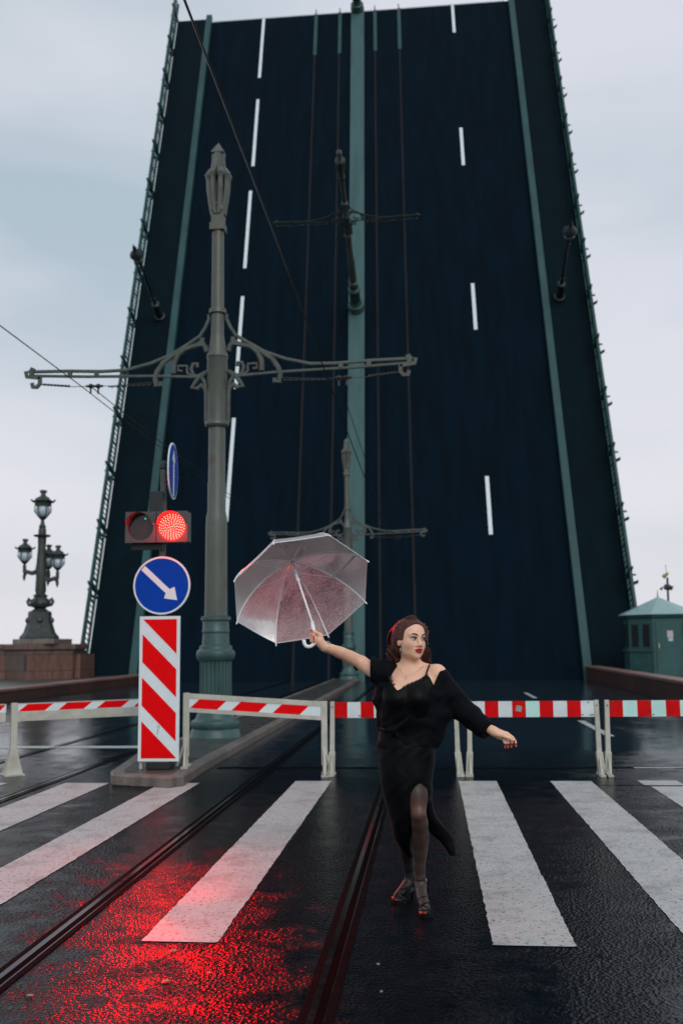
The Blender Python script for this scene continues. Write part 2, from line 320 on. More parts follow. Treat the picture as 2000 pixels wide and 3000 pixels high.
def tram_rail(x, y0=-6, y1=41):
    b = MB()
    b.box(x - .012, x + .02, y0, y1, .001, .006); b.box(x + .058, x + .066, y0, y1, .001, .005)
    o = b.build('tram_rail', M['rail_wet'], road)
    MB().box(x + .02, x + .058, y0, y1, .001, .0035).build('rail_groove', M['groove'], o)
    g = MB(); g.box(x - .050, x - .012, y0, y1, .001, .0035); g.box(x + .066, x + .100, y0, y1, .001, .0045)
    g.build('tar_joint', M['tar'], o)
for x in (-5.85, -4.40, -2.06, -.53): tram_rail(x)
# median island with granite kerb
isl = [(-3.58, 11.18), (-2.86, 10.95), (-2.74, 11.12), (-2.79, 12.4), (-2.82, 41), (-3.95, 41), (-3.92, 13.2), (-3.70, 11.5)]
def inset(poly, d):
    c = Vector((sum(p[0] for p in poly) / len(poly), 0)); out = []
    n = len(poly)
    for i in range(n):
        p0, p1, p2 = Vector(poly[i - 1]), Vector(poly[i]), Vector(poly[(i + 1) % n])
        e1 = (p1 - p0).normalized(); e2 = (p2 - p1).normalized(); n1 = Vector((-e1.y, e1.x)); n2 = Vector((-e2.y, e2.x))
        k = (n1 + n2).normalized(); out.append(tuple(p1 + k * d / max(.3, k.dot(n1))))
    return out
ins = inset(isl, .15)
kb = MB(); n = len(isl)
for i in range(n):
    j = (i + 1) % n; a, b_, c_, d_ = isl[i], isl[j], ins[j], ins[i]
    s_ = inset(isl, .02)
    kb.quad([(*a, 0), (*b_, 0), (*b_, .10), (*a, .10)]); kb.quad([(*a, .10), (*b_, .10), (*s_[j], .12), (*s_[i], .12)]); kb.quad([(*s_[i], .12), (*s_[j], .12), (*c_, .12), (*d_, .12)])
island = MB().prism(ins, .001, .118, 'z').build('median_island', M['island'], kind='structure')
kb.build('kerb', M['kerb'], island, smooth=False)

# pavements, low granite walls, pier wall
MB().box(-18.3, -12.72, 22.2, 40.9, -.6, .3).build('pavement', M['walk'], kind='structure')
MB().box(6.72, 12.3, 22.2, 40.9, -.6, .3).build('pavement', M['walk'], kind='structure')
def low_wall(pts, w, h, label):
    t = empty('granite_wall', (pts[0][0], pts[0][1], 0), label, 'wall')
    a, b_ = Vector(pts[0]), Vector(pts[1]); d = (b_ - a); l = d.length; ang = math.atan2(d.y, d.x)
    t.rotation_euler = (0, 0, ang); bpy.context.view_layer.update()
    MB().box(0, l, -w / 2, w / 2, -.02, h - .09).build('wall_body', M['kerbwall'], t, bevel=.01)
    MB().box(-.01, l + .01, -w / 2 - .03, w / 2 + .03, h - .088, h).build('coping', M['coping'], t, bevel=.02)
low_wall([(-12.42, 14), (-11.9, 40.8)], .5, .38, 'low reddish granite wall along the left edge of the approach, below the lamp pedestal')
low_wall([(6.2, 13), (6.42, 40.8)], .5, .56, 'low dark granite wall along the right edge of the approach, in front of the green hut')

# ------------------------------------------------------------------ raised bridge leaf
TH = math.radians(68.75); RZ = .0114
deckM = Matrix.Translation((-3.01, 41, 0)) @ Matrix.Rotation(TH, 4, 'X') @ Matrix.Rotation(RZ, 4, 'Z')
deck = empty('raised_bridge_leaf', mat=deckM, label='huge raised drawbridge leaf standing up behind the barriers, dark asphalt face with white lane dashes', cat='drawbridge')
LEN = 43.0
MB().box(-9.45, 9.45, -.3, LEN, -.5, 0).build('roadway', M['deck'], deck)
for s, x0, x1 in ((-1, -11.24, -9.45), (1, 9.45, 11.45)):
    MB().box(x0, x1, -.3, LEN + .05, -.5, .2).build('footway', M['deck_walk'], deck)
MB().box(-9.44, -9.10, -.3, LEN + .35, .002, .30).build('kerb_beam', M['teal'], deck, bevel=.02)
MB().box(9.10, 9.44, -.3, LEN + .35, .002, .30).build('kerb_beam', M['teal'], deck, bevel=.02)
MB().box(-.44, .36, -.3, LEN + .12, .002, .16).build('median_strip', M['median'], deck, bevel=.02)
g = MB()
for x in (-8, -4, 0, 4, 8): g.box(x - .25, x + .25, -.2, LEN - .3, -2.6 , -.502)
for y in range(2, 43, 5): g.box(-9.3, 9.3, y, y + .3, -1.6, -.505)
g.build('girder', M['teal_dk'], deck)
for s0 in (-9.0, .42):                                         # finger joints at the free end
    tb = MB(); tb.box(s0, s0 + 8.5, LEN - .01, LEN + .02, -.31, -.02)
    for i in range(52): tb.box(s0 + i * .164, s0 + i * .164 + .08, LEN + .019, LEN + .13, -.3, -.03)
    tb.build('finger_joint', M['teal_dk'], deck)
for u, v0, v1 in ((-5.87, 37.5, 43.0), (-5.86, 30.1, 35.6), (-5.89, 22.6, 28.2), (-5.89, 14.9, 20.7), (-5.87, 7.6, 13.2), (5.75, 40.4, 43.0), (5.75, 29.2, 32.15), (5.80, 17.85, 20.8), (5.84, 6.55, 9.5)):
    MB().box(u - .085, u + .085, v0, v1, .002, .006).build('lane_dash', M['signwhite'], deck)
for u in (-2.60, -1.12, 1.02, 2.48):
    r = MB(); r.box(u - .055, u - .01, -.3, LEN + .5, .002, .018); r.box(u + .02, u + .04, -.3, LEN + .45, .002, .014)
    r.build('tram_rail', M['rail'], deck)
    MB().box(u - .10, u + .10, 39.2, LEN + .02, .0195, .03).build('rail_joint_plate', M['teal_dk'], deck)
for u in (-3.2, 3.1):                                              # conduit strips set in the roadway
    MB().box(u - .015, u + .015, 1, 16, .002, .012).build('conduit', M['deck_walk'], deck)
def deck_railing(u, s):
    r = MB(); L1 = LEN + 1.5
    r.box(u - .05, u + .05, .4, L1, 1.06, 1.14); r.box(u - .03, u + .03, .4, L1, .86, .90); r.box(u - .05, u + .05, .2, L1, .30, .38)
    y = .6
    while y < L1:
        k = round((y - .6) / .25) % 4 == 0
        w = .06 if k else .012
        r.box(u - .02, u + .02, y - w, y + w, .37, .88); y += .25
    y = .6
    while y < L1 - 1:                                            # ornament: little arches between the thick bars
        for q in range(0):
            a0 = PI * q / 6; a1 = PI * (q + 1) / 6; cy = y + .5
            r.tube([(u, cy - math.cos(a0) * .42, .62 + math.sin(a0) * .22), (u, cy - math.cos(a1) * .42, .62 + math.sin(a1) * .22)], .025, 4)
        y += 1.0
    ro = r.build('railing', M['teal_dk'], deck)
    y = 1.2
    while y < L1:
        p = MB(); p.box(u - .07, u + .07, y - .08, y + .08, .05, 1.2); p.ball((u + s * .03, y, 1.26), .07, 8)
        p.box(u + s * .07, u + s * .32, y - .03, y + .03, .5, .56); p.build('railing_post', M['teal_dk'], ro); y += 3.0
deck_railing(-11.3, -1); deck_railing(11.3, 1)
for s in (-1, 1):                                                # brackets carrying the footway
    e = MB()
    x = -11.24 if s < 0 else 11.45
    for y in range(1, 43, 3): e.prism([(x, -.1), (x + s * .28, .25), (x + s * .28, .33), (x, .05)], y - .06, y + .06, 'y')
    e.v = [(v[0], v[1], v[2]) for v in e.v]
    e.box(min(x, x + s * .05), max(x, x + s * .05), 0, LEN, -.9, .1)
    e.build('edge_beam', M['teal_dk'], deck)

# ------------------------------------------------------------------ ornate tram poles
PX, PY = -3.37, 15.67
def zz(py): return float(at(636, py, PY)[2])
def rr(r, py): return float(at(636 + r, py, PY)[0] - at(636, py, PY)[0])
def lp(px, py): p = at(px, py, PY); return (float(p[0]) - PX, 0, float(p[2]))
pole = empty('tram_pole', (PX, PY, .0), 'tall grey green ornate tram pole on the island right behind the striped marker board', 'pole', 'ornate tram poles along the centre line')
bpy.context.view_layer.update()
def prof(L_): return [(max(0.0, zz(y)), rr(r, y)) for y, r in L_]
b = MB()
b.lathe(prof([(2184, 76), (2158, 76), (2154, 73), (2140, 71), (2134, 66), (2128, 70), (2120, 72), (2112, 70), (2107, 60), (2102, 56), (2095, 55), (2088, 49), (2075, 47), (2060, 46)]), 40)
b.lathe([(zz(2060) + .001, rr(46, 2060)), (zz(2040), rr(47, 2040)), (zz(1945), rr(46, 1945)), (zz(1936), rr(46, 1936))], 160, flute=(zz(2062), zz(1940), 22, .10))
b.lathe(prof([(1936, 49), (1930, 54), (1918, 57), (1908, 55), (1902, 48), (1893, 47), (1889, 40), (1856, 38), (1853, 40), (1848, 40), (1845, 38), (1820, 38), (1817, 43), (1808, 43), (1804, 34)]), 40)
b.build('fluted_base', M['pole_base'], pole, smooth=35)
MB().lathe(prof([(1805, 33), (1700, 32), (1540, 31), (1516, 30), (1498, 26), (1418, 26), (1408, 24.5), (1252, 24)]), 32).build('lower_shaft', M['pole'], pole, smooth=35)
MB().lathe(prof([(1252, 31), (1246, 35), (1238, 34), (1232, 28), (1095, 28), (1090, 30), (1052, 29), (1047, 32), (1040, 30), (1030, 27), (1000, 21), (985, 19)]), 32).build('collar', M['pole'], pole, smooth=35)
MB().lathe(prof([(986, 18.5), (921, 18.2), (919, 25), (906, 24), (903, 18.2), (678, 17)]), 32).build('upper_shaft', M['pole'], pole, smooth=35)
fn = MB()
def sq(y0, y1, h0, h1=None):
    z0, z1 = zz(y0), zz(y1); a = rr(h0, y0); c = rr(h1 if h1 else h0, y1)
    fn.lathe([(z0, a * 1.414), (z1, c * 1.414)], 4, a0=PI / 4)
sq(678, 658, 21); sq(657, 606, 17, 19)
for k in range(8):
    a = k * PI / 4 + PI / 8
    path = [(630, 15), (600, 21), (560, 27), (530, 28), (518, 29), (505, 21), (495, 14), (470, 11), (453, 11)]
    fn.tube([(rr(q, y) * math.cos(a), rr(q, y) * math.sin(a), zz(y)) for y, q in path], [.05, .045, .045, .045, .07, .06, .05, .05, .05], 6)
fn.lathe(prof([(640, 12), (452, 9)]), 10)
for s in (-1, 1):
    fn.tube([(s * .02, -rr(19, 610), zz(632)), (s * .08, -rr(19, 610), zz(620)), (s * .05, -rr(20, 610), zz(607)), (0, -rr(21, 610), zz(604))], .025, 6)
sq(452, 447, 18); sq(447, 419, 17, 1)
fn.build('finial', M['pole'], pole)
def S(px, py, s):   # ornament measured on the left half, mirrored for the right
    p = at(px, py, PY); return (-s * (float(p[0]) - PX), 0, float(p[2]))
FL = ((0, 1, 0), .45)
for s in (1, -1):
    b = MB()
    def T(pts, r, seg=6, fl=True): b.tube([S(x, y, -s if False else s) for x, y in pts], r, seg, flat=((0, 1, 0), .6) if fl else None)
    T([(612, 921), (612, 935), (600, 962), (585, 985), (548, 1010), (500, 1040), (440, 1065), (370, 1084), (300, 1088), (200, 1087), (100, 1089), (84, 1088)], .030)
    T([(610, 1085), (590, 1105), (560, 1104), (480, 1102), (400, 1102), (250, 1103), (90, 1101)], .026)
    for xx in (205, 283): T([(xx, 1088), (xx, 1102)], .05, 4)
    T([(606, 1030), (602, 1018), (592, 1005), (592, 990)], .045)                       # spandrel and arch
    T([(592, 990), (594, 1004), (575, 1012), (540, 1022), (520, 1040), (509, 1065), (508, 1094)], .045)
    b.prism([(S(596, 992, s)[0], S(596, 992, s)[2]), (S(600, 1012, s)[0], S(600, 1012, s)[2]), (S(575, 1016, s)[0], S(575, 1016, s)[2]), (S(560, 1015, s)[0], S(560, 1015, s)[2])], -.025, .025, 'y')
    T([(548, 1018), (510, 1038), (478, 1062), (460, 1090), (454, 1108), (458, 1130), (470, 1128), (470, 1118)], .045)
    T([(560, 1102), (548, 1092), (548, 1072), (522, 1072), (522, 1086), (534, 1086)], .024)
    T([(584, 1103), (566, 1100), (560, 1080), (566, 1066), (578, 1066), (578, 1076)], .032)
    T([(604, 1090), (585, 1100), (572, 1120), (562, 1136), (578, 1138), (592, 1126)], .036)
    T([(592, 1108), (600, 1120), (604, 1150), (604, 1185), (604, 1240)], .036)
    T([(588, 1126), (600, 1140), (605, 1160)], .03)
    b.build('bracket_arm', M['bracket'], pole)
    b = MB()
    T([(98, 1078), (92, 1090), (94, 1100)], .055, 4); T([(76, 1088), (78, 1103), (110, 1106), (118, 1104)], .045, 4)
    T([(117, 1104), (117, 1124), (108, 1134), (96, 1134), (94, 1122)], .045, 4)
    b.build('end_hook', M['bracket'], pole)
    b = MB()
    b.tube([S(x, y, s) for x, y in ((112, 1125), (200, 1133), (330, 1130), (460, 1118))], .007, 4)
    for x0, x1 in ((126, 202), (320, 440)):
        for i in range(16):
            x = x0 + (x1 - x0) * i / 15; b.ball(S(x, 1125 + 8 * math.sin((x - 112) / 350 * PI), s), .024 if i % 2 else .018, 6)
    for x in (266, 288):
        c = S(x, 1131, s); b.tube([(c[0] - .08, 0, c[2]), (c[0] + .08, 0, c[2])], .02, 6); b.ball(c, .045, 8); b.tube([c, (c[0], 0, c[2] - .13)], .016, 6)
    b.build('span_wire', M['insul'], pole)
for loc in ((-3.25, 40.35, 0),):
    p2 = copy_tree(pole); p2.location = loc; p2['label'] = 'tram pole far back at the foot of the raised leaf, partly seen through the umbrella'
for v, lab in ((19.4, 'dark tram pole jutting out of the middle of the raised leaf, its arms spread sideways'), (43.0, 'tram pole at the very top end of the raised leaf, only its foot in view')):
    p2 = copy_tree(pole); p2.matrix_world = deckM @ Matrix.Translation((-.05, v, .16)) @ Matrix.Rotation(.0, 4, 'Z') ; p2['label'] = lab
# the poles on the leaf stand square to it and look dark against it

# overhead contact wires
def wire(pts, label, r=.009):
    o = MB().tube(pts, r, 5).build('overhead_wire', M['wire']); tag(o, label, 'wire', 'overhead tram wires')
def sag(x, z, y0, y1, s=.1, n=14): return [(x, y0 + (y1 - y0) * i / n, z - s * 4 * (i / n) * (1 - i / n)) for i in range(n + 1)]
zc = 5.82
wire(sag(-1.55, zc, 15.67, 40.3) [::-1] + [(-1.58, 10.4, 5.97), (-1.64, 6.4, 6.12), (-1.70, 1, 6.2), (-1.8, -10, 6.1)], 'overhead wire crossing the dark leaf from the top left down to the near pole', .011)
wire(sag(-5.65, zc, 15.67, 40.3)[::-1] + [(-5.66, 10, 5.85), (-5.7, -8, 6.0)], 'overhead wire coming in from the left edge over the left arm of the near pole')
wire(sag(-5.50, zc, 15.67, 40.3), 'short second overhead wire leaving the left arm of the near pole towards the leaf')
wire(sag(-1.38, zc, 15.67, 40.3), 'thin second overhead wire leaving the right arm of the near pole towards the leaf', .007)

# street lamps fixed to the leaf
lamp = empty('street_lamp', (0, 0, 0), cat='street lamp', group='single globe street lamps on the raised leaf')
b = MB(); b.lathe([(0, .27), (.12, .27), (.16, .2), (.9, .17), (.95, .22), (1.05, .2), (1.1, .1), (1.3, .08), (1.45, .12), (1.5, .08), (3.6, .055), (3.7, .11), (3.8, .06), (3.95, .05)], 16)
b.build('post', M['dark'], lamp, smooth=35)
MB().ball((0, 0, 4.35), .26, 16, sc=(1, 1, 1.15)).build('globe', M['globe'], lamp, smooth=True)
b = MB(); b.lathe([(3.95, .05), (4.02, .16), (4.1, .2), (4.14, .1)], 12); b.lathe([(4.5, .34), (4.56, .33), (4.72, .2), (4.85, .08), (4.95, .1), (5.1, .04), (5.2, .01)], 14)
for k in range(6): a = k * PI / 3; b.tube([(.19 * math.cos(a), .19 * math.sin(a), 4.08), (.29 * math.cos(a), .29 * math.sin(a), 4.33), (.30 * math.cos(a), .30 * math.sin(a), 4.52)], .016, 4)
b.build('lantern_frame', M['dark'], lamp, smooth=35)
lamp.matrix_world = deckM @ Matrix.Translation((9.95, 19.4, .2)); lamp['label'] = 'street lamp with one globe sticking out of the right footway of the raised leaf'
l2 = copy_tree(lamp); l2.matrix_world = deckM @ Matrix.Translation((-10.0, 19.4, .2)); l2['label'] = 'street lamp with one globe leaning out of the left footway of the raised leaf'

# ------------------------------------------------------------------ left pier: granite pedestal and candelabra
pd = empty('granite_pedestal', (-15.3, 38, 0), 'red granite pier block on the far left carrying the three globe lamp', 'pedestal'); bpy.context.view_layer.update()
b = MB(); b.prism([(-16.6, 39.6), (-16.6, 38.2), (-15.2, 36.9), (-13.95, 38.4), (-13.95, 39.6)], -.2, 1.42, 'z'); b.build('block', M['granite'], pd, world=True, bevel=.03)
b = MB(); b.prism([(-16.7, 39.7), (-16.7, 38.15), (-15.2, 36.78), (-13.84, 38.35), (-13.84, 39.7)], 1.422, 1.64, 'z'); b.build('cornice', M['granite'], pd, world=True, bevel=.03)
b = MB(); b.box(-15.95, -14.32, 37.3, 39.3, 1.642, 1.84); b.build('plinth', M['kerb'], pd, world=True, bevel=.02)
b = MB(); b.box(-13.95, -13.72, 38.6, 40.3, .3, 1.25); b.build('side_wall', M['granite'], pd, world=True, bevel=.02)
for x0, x1, z0, z1 in ((-16.45, -15.25, .35, 1.2), (-14.95, -14.3, .4, 1.2), (-14.25, -13.7, .4, 1.2)): pass
wl2 = empty('granite_wall', (-17, 38.4, 0), 'tall red granite parapet at the left edge beside the lamp pedestal', 'wall'); bpy.context.view_layer.update()
MB().box(-19.5, -16.62, 38.3, 39.2, -.2, 1.45).build('wall_body', M['granite'], wl2, world=True, bevel=.02)
MB().box(-19.5, -16.72, 38.2, 39.3, 1.452, 1.66).build('coping', M['granite'], wl2, world=True, bevel=.03)
CX, CY = -15.17, 38.0
cand = empty('candelabra_lamp', (CX, CY, 1.84), 'ornate bronze lamp with three globes on the red granite pedestal at far left', 'street lamp'); bpy.context.view_layer.update()
def cz(y): return float(at(117, y, CY)[2]) - 1.84
def cw(r): return r / 2917 * 38.2
b = MB(); b.lathe([(0, .62 * 1.2), (.08, .62 * 1.2), (.25, .55 * 1.1), (.7, .46), (1.05, .44), (1.12, .30), (1.22, .18)], 8, a0=PI / 8)
for k in range(4):
    a = k * PI / 2 + PI / 8; b.ball((.43 * math.cos(a), .43 * math.sin(a), .72), .13, 8)
b.build('base', M['bronze'], cand, smooth=30)
b = MB(); b.lathe([(1.2, .2), (1.26, .34), (1.38, .40), (1.5, .36), (1.62, .24), (1.7, .28), (1.76, .18), (1.9, .21), (2.4, .19), (2.75, .22), (2.95, .19), (3.6, .15), (4.0, .17), (4.02, .30), (4.08, .34), (4.12, .15), (4.3, .15), (4.38, .12), (4.42, .15), (4.5, .09), (4.64, .07)], 14)
for k in range(4):
    a = k * PI / 2; c, s_ = math.cos(a), math.sin(a)
    b.tube([(.3 * c, .3 * s_, 1.3), (.45 * c, .45 * s_, 1.32), (.52 * c, .52 * s_, 1.46), (.45 * c, .45 * s_, 1.58), (.36 * c, .36 * s_, 1.52), (.4 * c, .4 * s_, 1.44)], .06, 6)
b.build('column', M['bronze'], cand, smooth=35)
def lantern(x, y, z, sc):
    def q(L_): return [(z + a * sc, r * sc) for a, r in L_]
    fr = MB(); fr.lathe(q([(-.42, .05), (-.36, .1), (-.3, .06), (-.22, .14), (-.12, .22), (-.1, .12)]), 12, (x, y, 0))
    fr.lathe(q([(.62, .52), (.67, .56), (.72, .40), (.86, .28), (.95, .13), (1.08, .11), (1.12, .18), (1.22, .17), (1.25, .05)]), 12, (x, y, 0))
    fr.lathe(q([(.44, .38), (.62, .42), (.63, .3)]), 12, (x, y, 0))
    for k in range(6):
        a = k * PI / 3 + .3; fr.tube([(x + .2 * sc * math.cos(a), y + .2 * sc * math.sin(a), z - .12 * sc), (x + .4 * sc * math.cos(a), y + .4 * sc * math.sin(a), z + .15 * sc), (x + .38 * sc * math.cos(a), y + .38 * sc * math.sin(a), z + .5 * sc)], .03 * sc, 4)
        fr.ball((x + .55 * sc * math.cos(a), y + .55 * sc * math.sin(a), z + .72 * sc), .06 * sc, 6)
    f_ = fr.build('lantern', M['bronze'], cand, smooth=35)
    MB().ball((x, y, z + .19 * sc), .37 * sc, 16, sc=(1, 1, 1.0)).build('globe', M['globe'], f_, smooth=True)
lantern(0, 0, 4.9, .8)
for (dx, dy, dz) in ((-.64, -.1, 3.12), (.62, .12, 2.86), (.05, .62, 2.95)):
    b = MB(); L_ = math.hypot(dx, dy); ux, uy = dx / L_, dy / L_; zb = dz - .35
    b.tube([(ux * .15, uy * .15, zb - .12), (ux * .35, uy * .35, zb - .2), (dx, dy, zb - .1), (dx, dy, zb + .1)], [.1, .09, .09, .07], 8)
    b.tube([(dx * .9, dy * .9, zb - .12), (dx, dy, zb - .3), (dx, dy, zb - .5)], [.09, .06, .02], 8); b.ball((dx, dy, zb - .36), .07, 8)
    b.build('branch', M['bronze'], cand, smooth=35); lantern(dx, dy, dz, .66)

# ------------------------------------------------------------------ right: watch hut and camera mast
HX, HY = 8.42, 37.72
hut = empty('watch_hut', (HX, HY, .3), 'small green octagonal hut with a pale pointed roof at the right edge beside the leaf', 'hut'); bpy.context.view_layer.update()
hr = 1.2 / math.cos(PI / 8); zt = 2.05
b = MB(); b.lathe([(-.1, hr), (zt, hr)], 8, a0=PI / 8); b.build('wall', M['hut'], hut)
b = MB(); b.lathe([(zt + .002, hr * 1.08), (zt + .10, hr * 1.1)], 8, a0=PI / 8); b.build('eave', M['teal_dk'], hut)
b = MB(); b.lathe([(zt + .102, hr * 1.14), (zt + .16, hr * 1.07), (zt + .75, .05)], 8, a0=PI / 8); b.tube([(0, 0, zt + .7), (0, 0, zt + 1.02)], [.04, .012], 6); b.build('roof', M['hutroof'], hut)
def facebox(k, x0, x1, z0, z1, d0, d1, name, mat, parent=None, m=None):   # box on face k (0 = towards the camera), x along the face
    b_ = MB(); b_.box(x0 * .86, x1 * .86, -1.2 - d1, -1.2 - d0, z0, z1); b_.xf(Matrix.Rotation(k * PI / 4, 4, 'Z')); return b_.build(name, mat, parent or hut)
dr = facebox(0, -.47, .47, 0, 1.9, .002, .035, 'door', M['hut'])
facebox(0, -.40, -.36, .95, 1.12, .036, .09, 'handle', M['alu'], dr)
nt_ = facebox(0, -.02, .22, 1.33, 1.57, .036, .042, 'notice', M['paper'], dr); facebox(0, .02, .20, 1.2, 1.32, .036, .042, 'notice', M['paper2'], dr)
for k in range(8):
    if k == 0: continue
    for x0, x1 in ((-.48, -.06), (.06, .48)):
        w_ = facebox(k, x0, x1, .95, 1.85, .002, .02, 'window', M['teal_dk']); facebox(k, x0 + .05, x1 - .05, 1.0, 1.80, .0205, .025, 'pane', M['glass'], w_)
    facebox(k, -.55, .55, .84, .93, .002, .08, 'sill', M['teal'])
    facebox(k, -.5, .5, .1, .75, .002, .015, 'panel', M['teal_dk'])
box_ = empty('metal_cabinet', (9.6, 36.3, .3), 'dark metal cabinet standing at the right edge beside the hut door', 'cabinet'); bpy.context.view_layer.update()
b = MB(); b.box(9.35, 9.95, 36.25, 36.7, .3, 1.35); b.build('cabinet_body', M['dark'], box_, world=True, bevel=.01)
MB().box(9.38, 9.92, 36.235, 36.248, .36, 1.3).build('cabinet_door', M['dark'], box_, world=True)
mx = at(1957, 1762, 41.5); mt = empty('camera_mast', (mx[0], 41.5, .0), 'thin mast with surveillance cameras rising behind the roof of the hut', 'mast'); bpy.context.view_layer.update()
def mp_(px, py): return tuple(at(px, py, 41.5))
MB().tube([(mx[0], 41.5, -.5), mp_(1957, 1762), mp_(1954, 1692)], .045, 8).build('pole', M['teal'], mt, world=True)
b = MB(); b.tube([mp_(1942, 1691), mp_(1950, 1684), mp_(1957, 1679)], [.09, .08, .04], 6); b.build('camera_head', M['yellow'], mt, world=True)
b = MB(); b.tube([mp_(1946, 1720), mp_(1962, 1721)], [.12, .12], 8); b.tube([mp_(1962, 1721), mp_(1969, 1724)], [.08, .1], 8); b.tube([mp_(1946, 1720), mp_(1938, 1722), mp_(1935, 1728)], [.03, .03, .07], 6); b.build('camera_head', M['dark'], mt, world=True)
MB().tube([mp_(1951, 1680), mp_(1949, 1655)], .012, 4).build('aerial', M['wire'], mt, world=True)

# ------------------------------------------------------------------ signs and signal on the island nose
SX, SY = -3.17, 11.62
sp = empty('sign_post', (SX, SY + .08, .12), 'grey post on the island nose carrying the signs and the traffic light', 'post'); bpy.context.view_layer.update()
MB().tube([(0, 0, 0), (0, 0, 3.55)], .038, 12).build('shaft', M['bracket'], sp, smooth=35)
MB().lathe([(3.55, .04), (3.56, .06), (3.62, .055), (3.66, .02)], 10).build('cap', M['dark'], sp)
b = MB(); b.box(-.14, .14, -.12, .12, 0, .09); b.build('rubber_base', M['black'], sp, bevel=.01)
b = MB(); b.box(-.235, -.2, -.05, 0, 0, .14); b.box(-.13, -.1, -.05, 0, .05, .14); b.build('foot_bracket', M['frame'], sp)
# striped marker board
mk = empty('marker_board', (SX, SY, .21), 'tall white board with four red diagonal stripes on the island nose', 'sign'); bpy.context.view_layer.update()
mk.rotation_euler = (0, 0, .0)
W2, HB = .243, 1.68
MB().box(-W2, W2, -.012, .012, 0, HB).build('panel', M['signwhite'], mk, bevel=.003)
def cl(poly):  # clip polygon to the inner rectangle
    def half(P, f_):
        out = []
        for i in range(len(P)):
            a, c = P[i - 1], P[i]; fa, fc = f_(a), f_(c)
            if (fa >= 0) != (fc >= 0): t = fa / (fa - fc); out.append((a[0] + (c[0] - a[0]) * t, a[1] + (c[1] - a[1]) * t))
            if fc >= 0: out.append(c)
        return out
    for f_ in (lambda p: p[0] + .205, lambda p: .205 - p[0], lambda p: p[1] - .035, lambda p: HB - .035 - p[1]):
        poly = half(poly, f_)
        if not poly: return poly
    return poly
b = MB(); per = .505
for k in range(0, 4):          # each stripe falls to the right at 45 degrees; left edge spans
    zL1 = HB + .293 - k * .504; zL0 = zL1 - .324; zL1 += 1 if k == 0 else 0; zL0 -= 1 if k == 3 else 0
    P_ = cl([(-.205, zL0), (.205, zL0 - .412), (.205, zL1 - .412), (-.205, zL1)])
    if len(P_) > 2: b.prism(P_, -.0145, -.0122, 'y')
b.build('stripes', M['signred'], mk)
b = MB(); b.tube([(-.03, -.0155, .40), (.01, -.0155, .41), (-.005, -.0155, .36), (-.015, -.0155, .31)], .003, 4); b.build('scribble', M['scuff'], mk)
b = MB(); b.box(-.05, .05, .013, .06, .3, .34); b.box(-.05, .05, .013, .06, 1.3, 1.34); b.build('clamp', M['alu'], mk)
def arrow(b_, L_, w, hw, hl, d0, d1, ang, c=(0, 0), m=0):
    pts = [(-w, -L_), (w, -L_), (w, L_ - hl), (hw, L_ - hl * .8), (0, L_ + .02), (-hw, L_ - hl * .8), (-w, L_ - hl)]
    ca, sa = math.cos(ang), math.sin(ang)
    b_.prism([(c[0] + x * ca - y * sa, c[1] + x * sa + y * ca) for x, y in pts], d0, d1, 'y', m)
def round_sign(loc, rz, ang, label, R=.345):
    s_ = empty('round_sign', loc, label, 'sign', rz=rz); bpy.context.view_layer.update()
    def disc(r, y0, y1): return MB().prism([(r * math.cos(2 * PI * i / 64), r * math.sin(2 * PI * i / 64)) for i in range(64)], y0, y1, 'y')
    disc(R, -.008, .008).build('rim', M['signwhite'], s_, bevel=.002); disc(R - .022, -.0105, -.0082).build('face', M['signblue'], s_)
    a_ = MB(); arrow(a_, .275, .033, .092, .14, -.0125, -.0107, ang, (.035 * math.sin(ang), -.035 * math.cos(ang))); a_.build('arrow', M['signwhite'], s_)
    MB().box(-.03, .03, .009, .06, -.12, .12).build('clamp', M['alu'], s_)
    return s_
round_sign((SX + .015, SY + .0, 2.255), 0, math.radians(-133), 'large round blue sign with a white arrow pointing down right, above the striped board')
round_sign((SX + .12, SY + .05, 3.64), math.radians(95), 0, 'round blue sign with an upright arrow seen almost edge on, topmost on the post')
